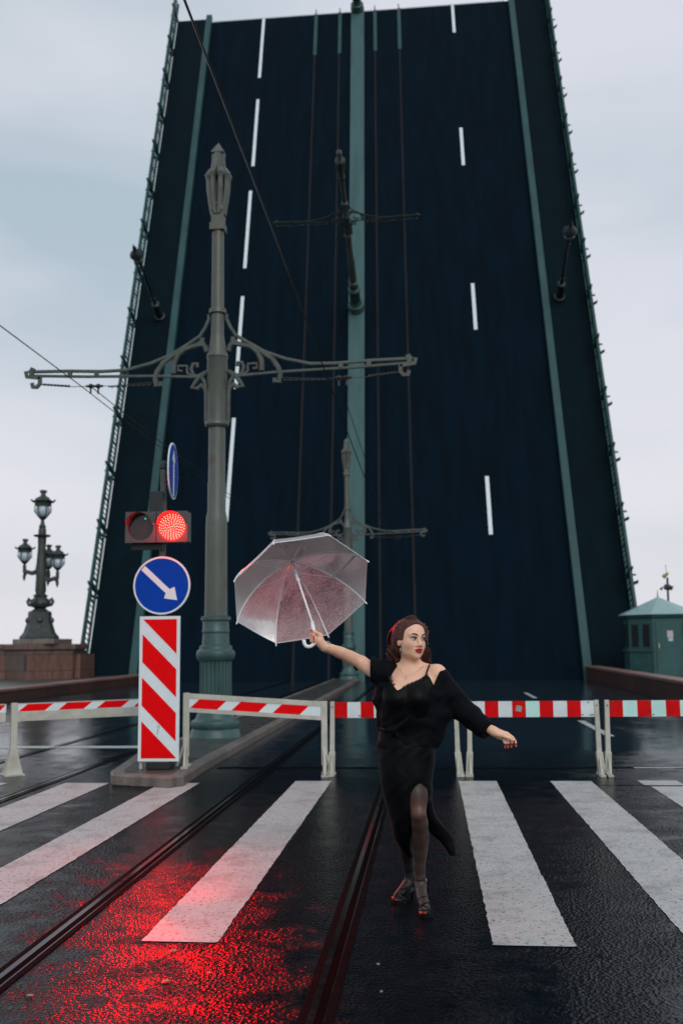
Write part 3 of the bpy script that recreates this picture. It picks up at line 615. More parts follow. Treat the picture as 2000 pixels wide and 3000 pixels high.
# signal
TLX, TLZ = -3.20, 2.945
tl = empty('traffic_light', (TLX, SY - .02, TLZ), 'two section traffic light glowing red beside a dark lens, above the round blue sign', 'traffic light'); bpy.context.view_layer.update()
for s in (-1, 1):
    b = MB(); cx = s * .19; 
    ring = 40; hs = .185
    for i in range(ring):                           # face plate with a round opening
        a0, a1 = 2 * PI * i / ring, 2 * PI * (i + 1) / ring
        def sqp(a): k = hs / max(abs(math.cos(a)), abs(math.sin(a))); return (cx + k * math.cos(a), -.10, k * math.sin(a))
        def cpt(a, r, y): return (cx + r * math.cos(a), y, r * math.sin(a))
        b.quad([cpt(a0, .158, -.10), cpt(a1, .158, -.10), sqp(a1), sqp(a0)]); b.quad([cpt(a0, .158, -.10), cpt(a0, .155, -.05), cpt(a1, .155, -.05), cpt(a1, .158, -.10)])
        if s < 0 or 1:
            if math.sin((a0 + a1) / 2) > .15:       # hood
                k = .06 + .06 * math.sin((a0 + a1) / 2)
                b.quad([cpt(a0, .162, -.10), cpt(a1, .162, -.10), cpt(a1, .168, -.10 - k), cpt(a0, .168, -.10 - k)])
    b.box(cx - hs, cx + hs, -.098, .08, -hs, hs) if False else None
    b.box(cx - hs, cx - hs + .006, -.099, .08, -hs, hs); b.box(cx + hs - .006, cx + hs, -.099, .08, -hs, hs); b.box(cx - hs, cx + hs, -.099, .08, hs - .006, hs); b.box(cx - hs, cx + hs, -.099, .08, -hs, -hs + .006); b.box(cx - hs, cx + hs, .08, .088, -hs, hs)
    h = b.build('housing', M['housing'], tl)
    MB().lathe([(0, .156), (.004, .156)], 40, (0, 0, 0)).xf(Matrix.Translation((cx, -.05 if s < 0 else .075, 0)) @ Matrix.Rotation(PI / 2, 4, 'X')).build('lens', M['lens'] if s < 0 else pmat('red_lens', (.4, .01, .01), .3, emit=((1, .0006, .0008), 20)), h)
b = MB(); cx = .19
for rn, rad in ((26, .148), (24, .126), (20, .104), (15, .081), (11, .058), (7, .035), (2, .010)):
    for i in range(rn):
        a = 2 * PI * i / rn + rad * 20; b.lathe([(0, .0062), (.003, .0055), (.005, .001)], 6, (cx + rad * math.cos(a), 0, rad * math.sin(a)))
        # turn the little dome to face the road
        k0 = len(b.v) - 18; c_ = Vector((cx + rad * math.cos(a), 0, rad * math.sin(a)))
        b.v[k0:] = [(v[0], -.094 - (v[2] - c_.z), c_.z + v[1]) for v in b.v[k0:]]
b.build('led_array', M['led'], tl)
MB().ball((-.145, -.056, .105), .011, 8).build('led_dot', M['ledoff'], tl)
MB().box(-.33, .05, .0, .07, -.26, -.19).build('lower_bracket', M['dark'], tl); MB().box(-.11, .05, -.02, .06, .186, .44).build('upper_bracket', M['dark'], tl)
ld = bpy.data.lights.new('signal_lamp', 'SPOT'); ld.energy = 1000; ld.color = (1, .0001, .00014); ld.spot_size = math.radians(54); ld.spot_blend = 1; ld.shadow_soft_size = .11
lo = bpy.data.objects.new('signal_lamp', ld); COL.objects.link(lo); lo.parent = tl; lo.location = (.19, .025, 0)
lo.rotation_euler = Vector((1.45, -7.0, -2.3)).to_track_quat('-Z', 'Y').to_euler()
pd_ = bpy.data.lights.new('housing_glow_fill', 'POINT'); pd_.energy = 14.0; pd_.color = (1, .0006, .0004); pd_.shadow_soft_size = .012  # added point light with no real source, reddens the housing around the lens
po = bpy.data.objects.new('housing_glow_fill', pd_); COL.objects.link(po); po.parent = tl; po.location = (.19, -.235, -.02)

# ------------------------------------------------------------------ barriers
def framed_barrier(p0, p1, label, low=False, ends=(0, 1)):
    a, c = Vector(p0), Vector(p1); d = c - a; l = math.hypot(d.x, d.y); sl = (c.z - a.z) / l
    t = empty('barrier', tuple(a), label, 'barrier', 'red and white road barriers', rz=math.atan2(d.y, d.x)); bpy.context.view_layer.update()
    def Z(x): return x * sl
    def bar(z0, z1, y0, y1, x0=0, x1=l): return MB().prism([(x0, Z(x0) + z0), (x1, Z(x1) + z0), (x1, Z(x1) + z1), (x0, Z(x0) + z1)], y0, y1, 'y')
    A0, A1, B0, B1, C0, C1 = (.64, .755, .755, .85, .851, .856) if low else (.64, .69, .69, .80, .80, .86)
    f_ = bar(C0, C1, -.02, .02, .03, l - .03); q = bar(A0, A1 - .001, -.02, .02, .03, l - .03)
    k = len(f_.v); f_.v += q.v; f_.f += [tuple(i + k for i in fc) for fc in q.f]; f_.m += q.m
    f_.build('rail', M['frame'], t, bevel=.003)
    pn = bar(B0, B1 - .001, -.014, .01, .03, l - .03); x = .10; w = .32
    while x < l - .1:
        x2 = min(x + w, l - .06); o_ = .055
        pn.prism([(x - o_ + .0, Z(x) + B0 + .005), (x2 - o_, Z(x2) + B0 + .005), (min(x2 + o_, l - .035), Z(x2) + B1 - .005), (x + o_, Z(x) + B1 - .005)], -.017, -.0142, 'y', 1); x += w + .17
    pn.build('striped_panel', [M['signwhite'], M['signred']], t)
    for x_, s_ in [((0, -1), (l, 1))[k_] for k_ in ends]:
        zb = Z(x_); zf = -a.z - zb if False else 0
        lg = MB(); g0 = -(a.z + zb - p_ground(a.x + d.x * x_ / l))
        lg.box(x_ - .036, x_ + .036, -.03, .03, zb + .12, zb + .865); lg.build('post', M['frame'], t, bevel=.003)
        ft = MB()
        if low:
            for yy in (-.052, .046): ft.prism([(x_ - .115, zb), (x_ + .115, zb), (x_ + .03, zb + .34), (x_ - .03, zb + .34)], yy, yy + .006, 'y')
            ft.box(x_ - .12, x_ + .12, -.14, .14, zb, zb + .015)
        for yy in (() if low else (-1, 1)):
            ft.prism([(x_ - .028, zb), (x_ + .028, zb), (x_ + .02, zb + .30), (x_ - .02, zb + .30)], yy * .034, yy * .04, 'y')
            ft.tube([(x_, yy * .16, zb + .02), (x_, yy * .035, zb + .32)], .016, 4); ft.box(x_ - .04, x_ + .04, yy * .12 - .06, yy * .12 + .06, zb, zb + .02)
            ft.tube([(x_ + s_ * .1, yy * .05, zb + .02), (x_, yy * .035, zb + .32)], .016, 4)
        ft.build('foot', M['frame'], t)
def p_ground(x): return 0
framed_barrier((-5.10, 12.05, 0), (-3.72, 13.05, .0), 'low framed barrier with slanted stripes at the left, running behind the marker board', True)
framed_barrier((-2.90, 11.85, .118), (-1.27, 12.02, .0), 'low framed barrier with slanted stripes between the marker board and the umbrella side')
framed_barrier((-6.85, 11.6, 0), (-5.15, 12.0, .0), 'low framed barrier cut off by the left edge, only its post end in view', True, (0,))
def board_barrier(x0, x1, y, first, label, stk=None, tone=None):
    l = x1 - x0
    t = empty('barrier', (x0, y, 0), label, 'barrier', 'red and white road barriers'); bpy.context.view_layer.update()
    n = 9; w = (l - .06) / n
    for i in range(1):
        pn = MB(); 
        for k in range(n):
            mi = 1 if (k + first) % 2 == 0 else (2 if (tone and k in tone) else 0)
            pn.box(.03 + k * w, .03 + (k + 1) * w, -.012, .012, .668, .852, mi)
    sc_ = pn
    for i in range(10):
        cx_, cz_ = random.choice([random.uniform(.04, .14), random.uniform(l - .14, l - .04), random.uniform(.1, l - .1)]), random.choice([.69, .835, random.uniform(.68, .84)])
        sc_.prism([(cx_ + random.uniform(.006, .022) * math.cos(a * PI / 3), cz_ + random.uniform(.004, .010) * math.sin(a * PI / 3)) for a in range(6)], -.0136, -.0122, 'y', 3)
    pn.build('striped_panel', [M['boardwhite'], M['boardred'], M['mint'], M['scuff']], t)
    if stk:
        sk = MB(); sk.box(stk - .035, stk + .035, -.0145, -.0125, .735, .80, 0, Matrix.Rotation(.2, 3, 'Y')); sk.build('sticker', M['sticker'], t)
    for x_, s_ in ((0, -1), (l, 1)):
        p = MB(); p.prism([(x_ - .028, .24), (x_ + .028, .24), (x_ + .024 - s_ * .01, .86), (x_ - .024 - s_ * .01, .86)], -.03, .03, 'y'); p.build('post', M['frame'], t, bevel=.003)
        for zz_ in (.71, .81): pass
        f_ = MB(); f_.prism([(x_ - .035 + s_ * .02, 0), (x_ + .045 + s_ * .02, 0), (x_ + .036, .27), (x_ - .036, .27)], -.045, .045, 'y'); f_.box(x_ - .04 + s_ * .02, x_ + .05 + s_ * .02, -.16, .16, 0, .02)
        f_.tube([(x_, -.15, .02), (x_, -.05, .2)], .014, 4); f_.tube([(x_, .15, .02), (x_, .05, .2)], .014, 4)
        f_.build('foot', M['frame'], t, bevel=.003)
        bt = MB(); bt.lathe([(0, .009), (.006, .008)], 8); bt.xf(Matrix.Translation((x_ - s_ * .01, -.031, .80)) @ Matrix.Rotation(PI / 2, 4, 'X')); bt.build('bolt', M['scuff'], t)
board_barrier(-1.18, .30, 12.03, 0, 'board barrier with upright red and white blocks right behind the woman')
board_barrier(.44, 1.93, 12.03, 1, 'board barrier of upright red and white blocks with a small square sticker on it', stk=.585, tone=(4,))
board_barrier(2.03, 3.55, 12.03, 0, 'board barrier with pale mint blocks running out of the right edge', tone=(1, 3, 5))

# ------------------------------------------------------------------ fallen leaves
LW = ['just below the near end of the middle white stripe', 'larger leaf below and left of the stripe end', 'at the lower left corner of the view', 'left of two tiny leaves near the bottom left', 'right of two tiny leaves near the bottom left', 'right of the middle rail below the woman', 'lowest one right of the middle rail', 'tiny one nearest the stripe end']
for (px, py), w_, lw_ in zip(((510, 2790), (487, 2880), (88, 2922), (225, 2856), (262, 2880), (1108, 2830), (1117, 2912), (612, 2857)), (.018, .021, .018, .010, .010, .010, .007, .008), LW):
    g_ = gp(px, py); a0 = random.uniform(0, 6)
    b = MB(); P_ = []
    for i in range(10):
        a = i * PI / 5; r_ = w_ * (1 if i % 2 == 0 else .6) * (1.5 if i == 0 else 1); P_.append((g_[0] + r_ * math.cos(a + a0), g_[1] + r_ * math.sin(a + a0), .006 + random.uniform(0, .008)))
    c_ = (g_[0], g_[1], .008)
    for i in range(10): b.quad([c_, P_[i], P_[(i + 1) % 10]]); 
    r0 = empty('fallen_leaf', tuple(g_), 'small pale dry leaf lying on the wet asphalt of the crossing', 'leaf', 'dry leaves on the wet asphalt'); COL.objects.unlink(r0); bpy.data.objects.remove(r0)
    o = b.build('fallen_leaf', M['leaf']); so = o.modifiers.new('thick', 'SOLIDIFY'); so.thickness = .0015
    tag(o, 'pale dry leaf, ' + lw_, 'leaf', 'dry leaves on the wet asphalt')
# ------------------------------------------------------------------ the woman: signed distance shapes turned into one continuous skin by surface nets
def P(px, py, Y): return at(px, py, Y)
def pxm(r, Y=6.05): return r * Y * 1.02 / F
class Field:
    def __init__(s, lo, hi, h):
        s.lo = np.array(lo, float); s.h = h; s.n = np.ceil((np.array(hi) - s.lo) / h).astype(int) + 1
        s.F = np.full(tuple(s.n), 1.0, np.float32); s.ax = [s.lo[i] + h * np.arange(s.n[i]) for i in range(3)]
    def sub(s, lo, hi):
        i0 = np.clip(((np.array(lo) - s.lo) / s.h).astype(int) - 1, 0, s.n - 1); i1 = np.clip(((np.array(hi) - s.lo) / s.h).astype(int) + 2, 1, s.n)
        sl = tuple(slice(a, b) for a, b in zip(i0, i1)); X, Y, Z = np.meshgrid(*[s.ax[i][sl[i]] for i in range(3)], indexing='ij')
        return sl, X, Y, Z
    def add(s, fn, lo, hi, k=.01, op='u'):
        pad = k + .012
        sl, X, Y, Z = s.sub(np.array(lo) - pad, np.array(hi) + pad); d = fn(X, Y, Z).astype(np.float32); f = s.F[sl]
        if op == 'u':
            if k > 0: hh = np.clip(.5 + .5 * (f - d) / k, 0, 1); s.F[sl] = f * (1 - hh) + d * hh - k * hh * (1 - hh)
            else: s.F[sl] = np.minimum(f, d)
        else:
            if k > 0: hh = np.clip(.5 - .5 * (f + d) / k, 0, 1); s.F[sl] = f * (1 - hh) - d * hh + k * hh * (1 - hh)
            else: s.F[sl] = np.maximum(f, -d)
    def cap(s, a, b, ra, rb, k=.01, op='u'):
        a = np.array(a, float); b = np.array(b, float); ab = b - a; L2 = ab @ ab; R = max(ra, rb)
        def fn(X, Y, Z):
            t = np.clip(((X - a[0]) * ab[0] + (Y - a[1]) * ab[1] + (Z - a[2]) * ab[2]) / L2, 0, 1)
            return np.sqrt((X - a[0] - t * ab[0]) ** 2 + (Y - a[1] - t * ab[1]) ** 2 + (Z - a[2] - t * ab[2]) ** 2) - (ra + (rb - ra) * t)
        s.add(fn, np.minimum(a, b) - R, np.maximum(a, b) + R, k, op)
    def path(s, pts, rs, k=.01):
        A = np.array([np.array(p, float) for p in pts]); R = max(rs)
        def fn(X, Y, Z):
            D = None
            for i in range(len(A) - 1):
                a = A[i]; ab = A[i + 1] - a; L2 = ab @ ab; t = np.clip(((X - a[0]) * ab[0] + (Y - a[1]) * ab[1] + (Z - a[2]) * ab[2]) / L2, 0, 1)
                d = np.sqrt((X - a[0] - t * ab[0]) ** 2 + (Y - a[1] - t * ab[1]) ** 2 + (Z - a[2] - t * ab[2]) ** 2) - (rs[i] + (rs[i + 1] - rs[i]) * (t * t * (3 - 2 * t)))
                D = d if D is None else np.minimum(D, d)
            return D
        s.add(fn, A.min(0) - R, A.max(0) + R, k)
    def ell(s, c, r, k=.01, op='u', B=None):
        c = np.array(c, float); B_ = np.eye(3) if B is None else np.array(B); R = max(r)
        def fn(X, Y, Z):
            d = (X - c[0], Y - c[1], Z - c[2]); q = [sum(B_[i][j] * d[j] for j in range(3)) for i in range(3)]
            k0 = np.sqrt(sum((q[i] / r[i]) ** 2 for i in range(3))); k1 = np.sqrt(sum((q[i] / r[i] ** 2) ** 2 for i in range(3))) + 1e-6
            return k0 * (k0 - 1) / k1
        s.add(fn, c - R, c + R, k, op)
    def stack(s, rows, k=.02, wave=None, p=2.0):    # rows: py, left px, right px, depth, half thickness
        rows = sorted(([P((l + r) / 2, y, Yc)[2], P((l + r) / 2, y, Yc)[0], (P(r, y, Yc)[0] - P(l, y, Yc)[0]) / 2, Yc, b] for y, l, r, Yc, b in rows), key=lambda q: q[0])
        A = np.array(rows)
        def sm(z, j):      # smooth interpolation
            return np.interp(z, zf, vf[j])
        zf = np.linspace(A[0, 0], A[-1, 0], 120); vf = {}
        for j in range(1, 5):
            v = np.interp(zf, A[:, 0], A[:, j]); ker = np.ones(7) / 7; vf[j] = np.convolve(np.pad(v, 3, 'edge'), ker, 'valid')
        def fn(X, Y, Z):
            z = Z; cx, a, cy, b = sm(z, 1), sm(z, 2), sm(z, 3), sm(z, 4)
            d = ((np.abs((X - cx) / a) ** p + np.abs((Y - cy) / b) ** p) ** (1 / p) - 1) * np.minimum(a, b)
            if wave: d = d + wave(X, Y, Z)
            return np.maximum(d, np.maximum(Z - A[-1, 0], A[0, 0] - Z))
        R = A[:, 2].max(); s.add(fn, (A[:, 1].min() - R, A[:, 3].min() - A[:, 4].max(), A[0, 0]), (A[:, 1].max() + R, A[:, 3].max() + A[:, 4].max(), A[-1, 0]), k)
    def mesh(s):
        Fv = s.F; h = s.h; n = Fv.shape; ins = Fv < 0
        c = [ins[i:n[0] - 1 + i, j:n[1] - 1 + j, k:n[2] - 1 + k] for i in (0, 1) for j in (0, 1) for k in (0, 1)]
        an = c[0].copy(); al = c[0].copy()
        for q in c[1:]: an |= q; al &= q
        act = np.argwhere(an & ~al); idx = np.full((n[0] - 1, n[1] - 1, n[2] - 1), -1, np.int64); idx[tuple(act.T)] = np.arange(len(act))
        acc = np.zeros((len(act), 3)); cnt = np.zeros(len(act)); co = [(i, j, k) for i in (0, 1) for j in (0, 1) for k in (0, 1)]
        for p in range(8):
            for q in range(p + 1, 8):
                if sum(abs(co[p][i] - co[q][i]) for i in range(3)) != 1: continue
                A = Fv[tuple((act + co[p]).T)]; B = Fv[tuple((act + co[q]).T)]; m = (A < 0) != (B < 0); t = A / np.where(np.abs(A - B) < 1e-12, 1e-12, A - B)
                acc[m] += (np.array(co[p]) + (np.array(co[q]) - np.array(co[p])) * t[:, None])[m]; cnt[m] += 1
        V = s.lo + h * (act + acc / cnt[:, None]); faces = []
        for ax in range(3):
            u, v = (ax + 1) % 3, (ax + 2) % 3; e = np.zeros(3, int); e[ax] = 1; eu = np.zeros(3, int); eu[u] = 1; ev = np.zeros(3, int); ev[v] = 1
            sl0 = [slice(1, n[i] - 1) for i in range(3)]; sl0[ax] = slice(0, n[ax] - 1); sl1 = list(sl0); sl1[ax] = slice(1, n[ax])
            a = ins[tuple(sl0)]; b = ins[tuple(sl1)]; off = np.array([1, 1, 1]); off[ax] = 0
            g = np.argwhere(a != b) + off; flip = ins[tuple(g.T)]
            q = np.stack([idx[tuple((g - eu - ev).T)], idx[tuple((g - ev).T)], idx[tuple(g.T)], idx[tuple((g - eu).T)]], 1)
            q[~flip] = q[~flip][:, ::-1]; faces.append(q)
        return V, np.concatenate(faces)
def smooth_mesh(V, Q, it=2, lam=.5):
    E = np.concatenate([Q[:, [0, 1]], Q[:, [1, 2]], Q[:, [2, 3]], Q[:, [3, 0]]])
    for _ in range(it):
        a = np.zeros_like(V); c = np.zeros(len(V))
        for i, j in ((0, 1), (1, 0)): np.add.at(a, E[:, i], V[E[:, j]]); np.add.at(c, E[:, i], 1)
        V = V + lam * (a / np.maximum(c, 1)[:, None] - V)
    return V
def put(name, V, Q, mat, parent, col=None, it=2):
    V = smooth_mesh(V, Q, it); me = bpy.data.meshes.new(name); L0 = np.array(parent.matrix_world.translation)
    me.vertices.add(len(V)); me.vertices.foreach_set('co', (V - L0).astype(np.float32).ravel())
    me.loops.add(len(Q) * 4); me.loops.foreach_set('vertex_index', Q.astype(np.int32).ravel()); me.polygons.add(len(Q)); me.polygons.foreach_set('loop_start', np.arange(len(Q), dtype=np.int32) * 4)
    me.update(calc_edges=True); me.polygons.foreach_set('use_smooth', np.ones(len(Q), bool)); me.materials.append(mat)
    if col is not None:
        ca = me.color_attributes.new('tone', 'FLOAT_COLOR', 'POINT'); C = np.ones((len(V), 4), np.float32); C[:, :3] = col(V); ca.data.foreach_set('color', C.ravel())
    o = bpy.data.objects.new(name, me); COL.objects.link(o); o.parent = parent; return o
def attr_mat(name, rough, bump=.1, sss=0):
    m, nt, N, L, B = nodes(name); a = N.new('ShaderNodeVertexColor'); a.layer_name = 'tone'; L.new(a.outputs[0], B.inputs['Base Color']); B.inputs['Roughness'].default_value = rough
    if sss: B.inputs['Subsurface Weight'].default_value = sss; B.inputs['Subsurface Radius'].default_value = (.012, .004, .002); B.inputs['Subsurface Scale'].default_value = 1
    t = N.new('ShaderNodeTexCoord'); n = N.new('ShaderNodeTexNoise'); n.inputs['Scale'].default_value = 220; L.new(t.outputs['Object'], n.inputs['Vector'])
    b = N.new('ShaderNodeBump'); b.inputs['Strength'].default_value = bump; b.inputs['Distance'].default_value = .002; L.new(n.outputs[0], b.inputs['Height']); L.new(b.outputs[0], B.inputs['Normal'])
    return m
skin_m = attr_mat('skin', .45, .12, .12)
knit_m = pmat('black_crepe', (.0028, .0042, .0065), .75, var=.3, vscale=20, bump=.25, bscale=320, spec=.10)
satin_m = pmat('black_satin', (.0016, .0022, .0032), .5, var=.3, vscale=8, bump=.15, bscale=30, spec=.12)
lace_m = pmat('black_lace', (.010, .006, .006), .6, var=.7, vscale=120)
nail_m = pmat('red_nail', (.75, .02, .012), .2, var=.05); lip_m = pmat('red_lips', (.50, .006, .010), .32, var=.15, vscale=90)
hair_m = pmat('auburn_hair', (.115, .020, .009), .5, var=.85, vscale=30, stretch=(3, 3, .35), bump=.6, bscale=90, spec=.5)
silver_m = pmat('silver', (.7, .68, .64), .25, metal=1, var=.1); eye_m = pmat('eye_white', (.62, .62, .62), .15, var=.04); iris_m = pmat('iris', (.02, .028, .03), .1); brow_m = pmat('brow', (.028, .014, .009), .6)
leather_m = pmat('black_leather', (.003, .003, .004), .45, spec=.2); gold_m = pmat('gold', (.65, .42, .25), .3, metal=1)
W0 = gp(1215, 2680)
woman = empty('person', (float(W0[0]), 6.05, 0), 'woman in black dress and open black cardigan holding a clear umbrella out to one side', 'person'); bpy.context.view_layer.update()

f = Field((-.86, 5.74, -.01), (.78, 6.52, 1.74), .0042)
# --- head, in its own frame: l = towards her left, fw = where the face points, z up
PSI = math.radians(35); HC = P(1201, 1873, 6.06); Fw = np.array([math.sin(PSI), -math.cos(PSI), 0]); Lf = np.array([math.cos(PSI), math.sin(PSI), 0]); Up = np.array([0, 0, 1.]); HB_ = [Lf, Fw, Up]
ROLL = math.radians(-3); Lf, Up = Lf * math.cos(ROLL) + Up * math.sin(ROLL), Up * math.cos(ROLL) - Lf * math.sin(ROLL); HB_ = [Lf, Fw, Up]
def hp_(l, fw, z): return HC + 1.04 * (Lf * l + Fw * fw + Up * z)
def he(c, r, k=.01, op='u'): f.ell(hp_(*c), [q * 1.04 for q in r], k, op, HB_)
he((0, -.018, .030), (.073, .093, .076), .01); he((0, .022, -.022), (.067, .066, .088), .03); he((0, .028, .04), (.062, .058, .055), .03)
he((0, .030, -.074), (.056, .052, .038), .03); he((0, .074, -.097), (.020, .017, .017), .025)
for s in (-1, 1):
    he((s * .038, .052, -.034), (.027, .030, .028), .02)
    he((s * .031, .100, -.001), (.016, .014, .011), .012, 's')
    f.cap(hp_(s * .012, .088, .021), hp_(s * .044, .072, .021), .009, .009, .014)
    he((s * .013, .094, -.038), (.009, .011, .008), .008)
    he((s * .074, -.006, -.014), (.008, .018, .031), .008)
f.cap(hp_(0, .082, .012), hp_(0, .106, -.031), .008, .0115, .012)
he((0, .080, -.064), (.025, .018, .018), .014); f.cap(hp_(-.014, .1, -.0655), hp_(.014, .1, -.0655), .003, .003, .006, 's')
# --- neck, shoulders, torso
f.cap(P(1200, 1915, 6.075), P(1203, 1965, 6.085), pxm(25), pxm(27), .02)
f.path([P(1204, 1950, 6.09), P(1165, 1961, 6.09), P(1130, 1975, 6.06)], [pxm(20), pxm(17), pxm(22)], .03)
f.path([P(1204, 1950, 6.09), P(1248, 1960, 6.08), P(1281, 1973, 6.06)], [pxm(20), pxm(16), pxm(23)], .03)
f.stack([(1958, 1150, 1262, 6.08, .055), (1975, 1128, 1284, 6.07, .08), (1995, 1116, 1290, 6.06, .10), (2020, 1112, 1286, 6.05, .112), (2050, 1112, 1280, 6.05, .115), (2100, 1118, 1268, 6.06, .105), (2150, 1118, 1262, 6.08, .10), (2210, 1112, 1266, 6.09, .12), (2265, 1116, 1262, 6.09, .12), (2300, 1125, 1258, 6.09, .10)], .03)
for px in (1160, 1222): f.ell(P(px, 2045, 5.985), (.066, .062, .062), .03)
# --- right arm (picture left) up to the umbrella
f.path([P(1130, 1975, 6.05), P(1090, 1962, 6.12), P(1058, 1942, 6.18)], [pxm(26), pxm(22), pxm(19.5)], .02)
f.path([P(1058, 1942, 6.18), P(1030, 1928, 6.15), P(1001, 1914, 6.10), P(970, 1902, 6.04), P(951, 1896, 6.01)], [pxm(19.5), pxm(19.5), pxm(17.5), pxm(14.5), pxm(13)], .015)
f.path([P(951, 1896, 6.01), P(941, 1887, 6.0), P(934, 1876, 5.995)], [pxm(13), pxm(13.5), pxm(14)], .012)
f.path([P(934, 1864, 6.005), P(932, 1880, 5.995)], [pxm(11.5), pxm(11)], .012)
HY_ = 5.985
for (my, iy, ty) in ((1861, 1860, 1860), (1866, 1866, 1866.5), (1872, 1873, 1873.5), (1878, 1879, 1880)):
    f.path([P(936, my, HY_ + .035), P(923, my, HY_ + .042), P(911, iy, HY_ + .022), P(911.5, iy, HY_ - .004), P(920, ty, HY_ - .020)], [.0105, .0095, .0088, .0082, .0075], .0035)
f.path([P(937, 1865, HY_ + .0), P(929, 1855, HY_ - .008), P(921, 1851, HY_ - .012), P(913, 1847, HY_ - .012)], [.013, .0115, .0095, .0085], .005)
# --- left arm (picture right)
f.path([P(1281, 1973, 6.06), P(1320, 2030, 6.08), P(1362, 2088, 6.09)], [pxm(24), pxm(21), pxm(18)], .02)
f.path([P(1362, 2088, 6.09), P(1400, 2118, 6.03), P(1436, 2137, 5.98), P(1446, 2143, 5.97)], [pxm(18), pxm(16), pxm(13), pxm(12.5)], .015)
f.path([P(1446, 2143, 5.97), P(1462, 2151, 5.965), P(1478, 2155, 5.96)], [pxm(12.5), pxm(12.5), pxm(9)], .012); f.cap(P(1463, 2146, 5.98), P(1483, 2150, 5.985), pxm(8), pxm(6), .012); f.cap(P(1460, 2157, 5.965), P(1473, 2163, 5.97), pxm(8), pxm(6), .01)
for kn, pts in ((1, [(1484, 2149, 5.985), (1501, 2161, 5.98), (1509, 2173, 5.975), (1510.5, 2186, 5.96)]), (2, [(1481, 2153, 5.975), (1494, 2166, 5.965), (1499, 2177, 5.955), (1497.5, 2187, 5.945)]), (3, [(1477, 2158, 5.968), (1485, 2170, 5.955), (1489, 2180, 5.945), (1487.5, 2188.5, 5.94)]), (4, [(1472, 2162, 5.965), (1477, 2173, 5.955), (1480, 2181, 5.95), (1479.5, 2189, 5.945)])):
    f.path([P(*q) for q in pts], [.0105, .0092, .0085, .0075], .003)
f.path([P(1458, 2153, 5.95), P(1476, 2157, 5.93), P(1493, 2164, 5.925), P(1506, 2172, 5.93)], [.014, .0125, .0098, .008], .004)
# --- legs
f.path([P(1216, 2240, 6.07), P(1220, 2320, 6.03), P(1225, 2387, 6.0), P(1229, 2415, 6.02)], [pxm(43), pxm(31), pxm(22.5), pxm(22.5)], .02)
f.path([P(1229, 2415, 6.02), P(1231, 2451, 6.05), P(1230, 2490, 6.07), P(1229, 2530, 6.08), P(1231, 2572, 6.09)], [pxm(22.5), pxm(25), pxm(21), pxm(16), pxm(13.5)], .015)
f.ell(P(1227, 2387, 5.972), (.028, .018, .034), .02)
f.path([P(1231, 2572, 6.09), P(1232, 2592, 6.09)], [pxm(14), pxm(15)], .01)
fa = [P(1232, 2600, 6.08), P(1236, 2630, 6.02), P(1243, 2655, 5.965)]
f.path(fa, [pxm(15), pxm(15), pxm(14)], .02); f.path([P(1231, 2590, 6.10), P(1230, 2618, 6.13)], [pxm(14), pxm(12)], .015); f.path([P(1230, 2618, 6.13), P(1240, 2655, 5.99)], [pxm(11), pxm(10)], .015)
for i, (x, y, Yq, r) in enumerate(((1232, 2674, 5.925, .0115), (1239, 2676, 5.918, .0085), (1246, 2676, 5.922, .008), (1252, 2673, 5.93, .0078), (1257, 2669, 5.94, .0075))):
    b0 = P(1233 + i * 5.2, 2660 - i * .8, 5.955); f.cap(b0, P(x, y, Yq), r + .003, r, .003)
f.path([P(1165, 2240, 6.11), P(1178, 2320, 6.16), P(1189, 2390, 6.2), P(1188, 2415, 6.23)], [pxm(42), pxm(34), pxm(25), pxm(23)], .02)
f.path([P(1188, 2415, 6.23), P(1187, 2451, 6.28), P(1191, 2490, 6.31), P(1196, 2530, 6.34), P(1200, 2566, 6.36)], [pxm(23), pxm(24), pxm(20), pxm(16), pxm(13.5)], .015)
f.path([P(1200, 2566, 6.36), P(1199, 2582, 6.36), P(1186, 2600, 6.33), P(1172, 2616, 6.295), P(1161, 2626, 6.27)], [pxm(13.5), pxm(15), pxm(14.5), pxm(12.5), pxm(10)], .018); f.path([P(1203, 2580, 6.38), P(1207, 2604, 6.39), P(1180, 2622, 6.31)], [pxm(13), pxm(11), pxm(9)], .015)
for i, (x, y, Yq, r) in enumerate(((1151, 2632, 6.235, .0115), (1155, 2636, 6.225, .0085), (1161, 2638.5, 6.22, .008), (1167, 2639.5, 6.225, .0075), (1173, 2639, 6.235, .007))):
    b0 = P(1163 + i * 4.5, 2627 + i * 1.5, 6.265 - i * .004); f.cap(b0, P(x, y, Yq), r + .003, r, .003)
V, Q = f.mesh()
zhem = float(P(1230, 2330, 6.0)[2]); zk = float(P(1234, 2385, 6.0)[2])
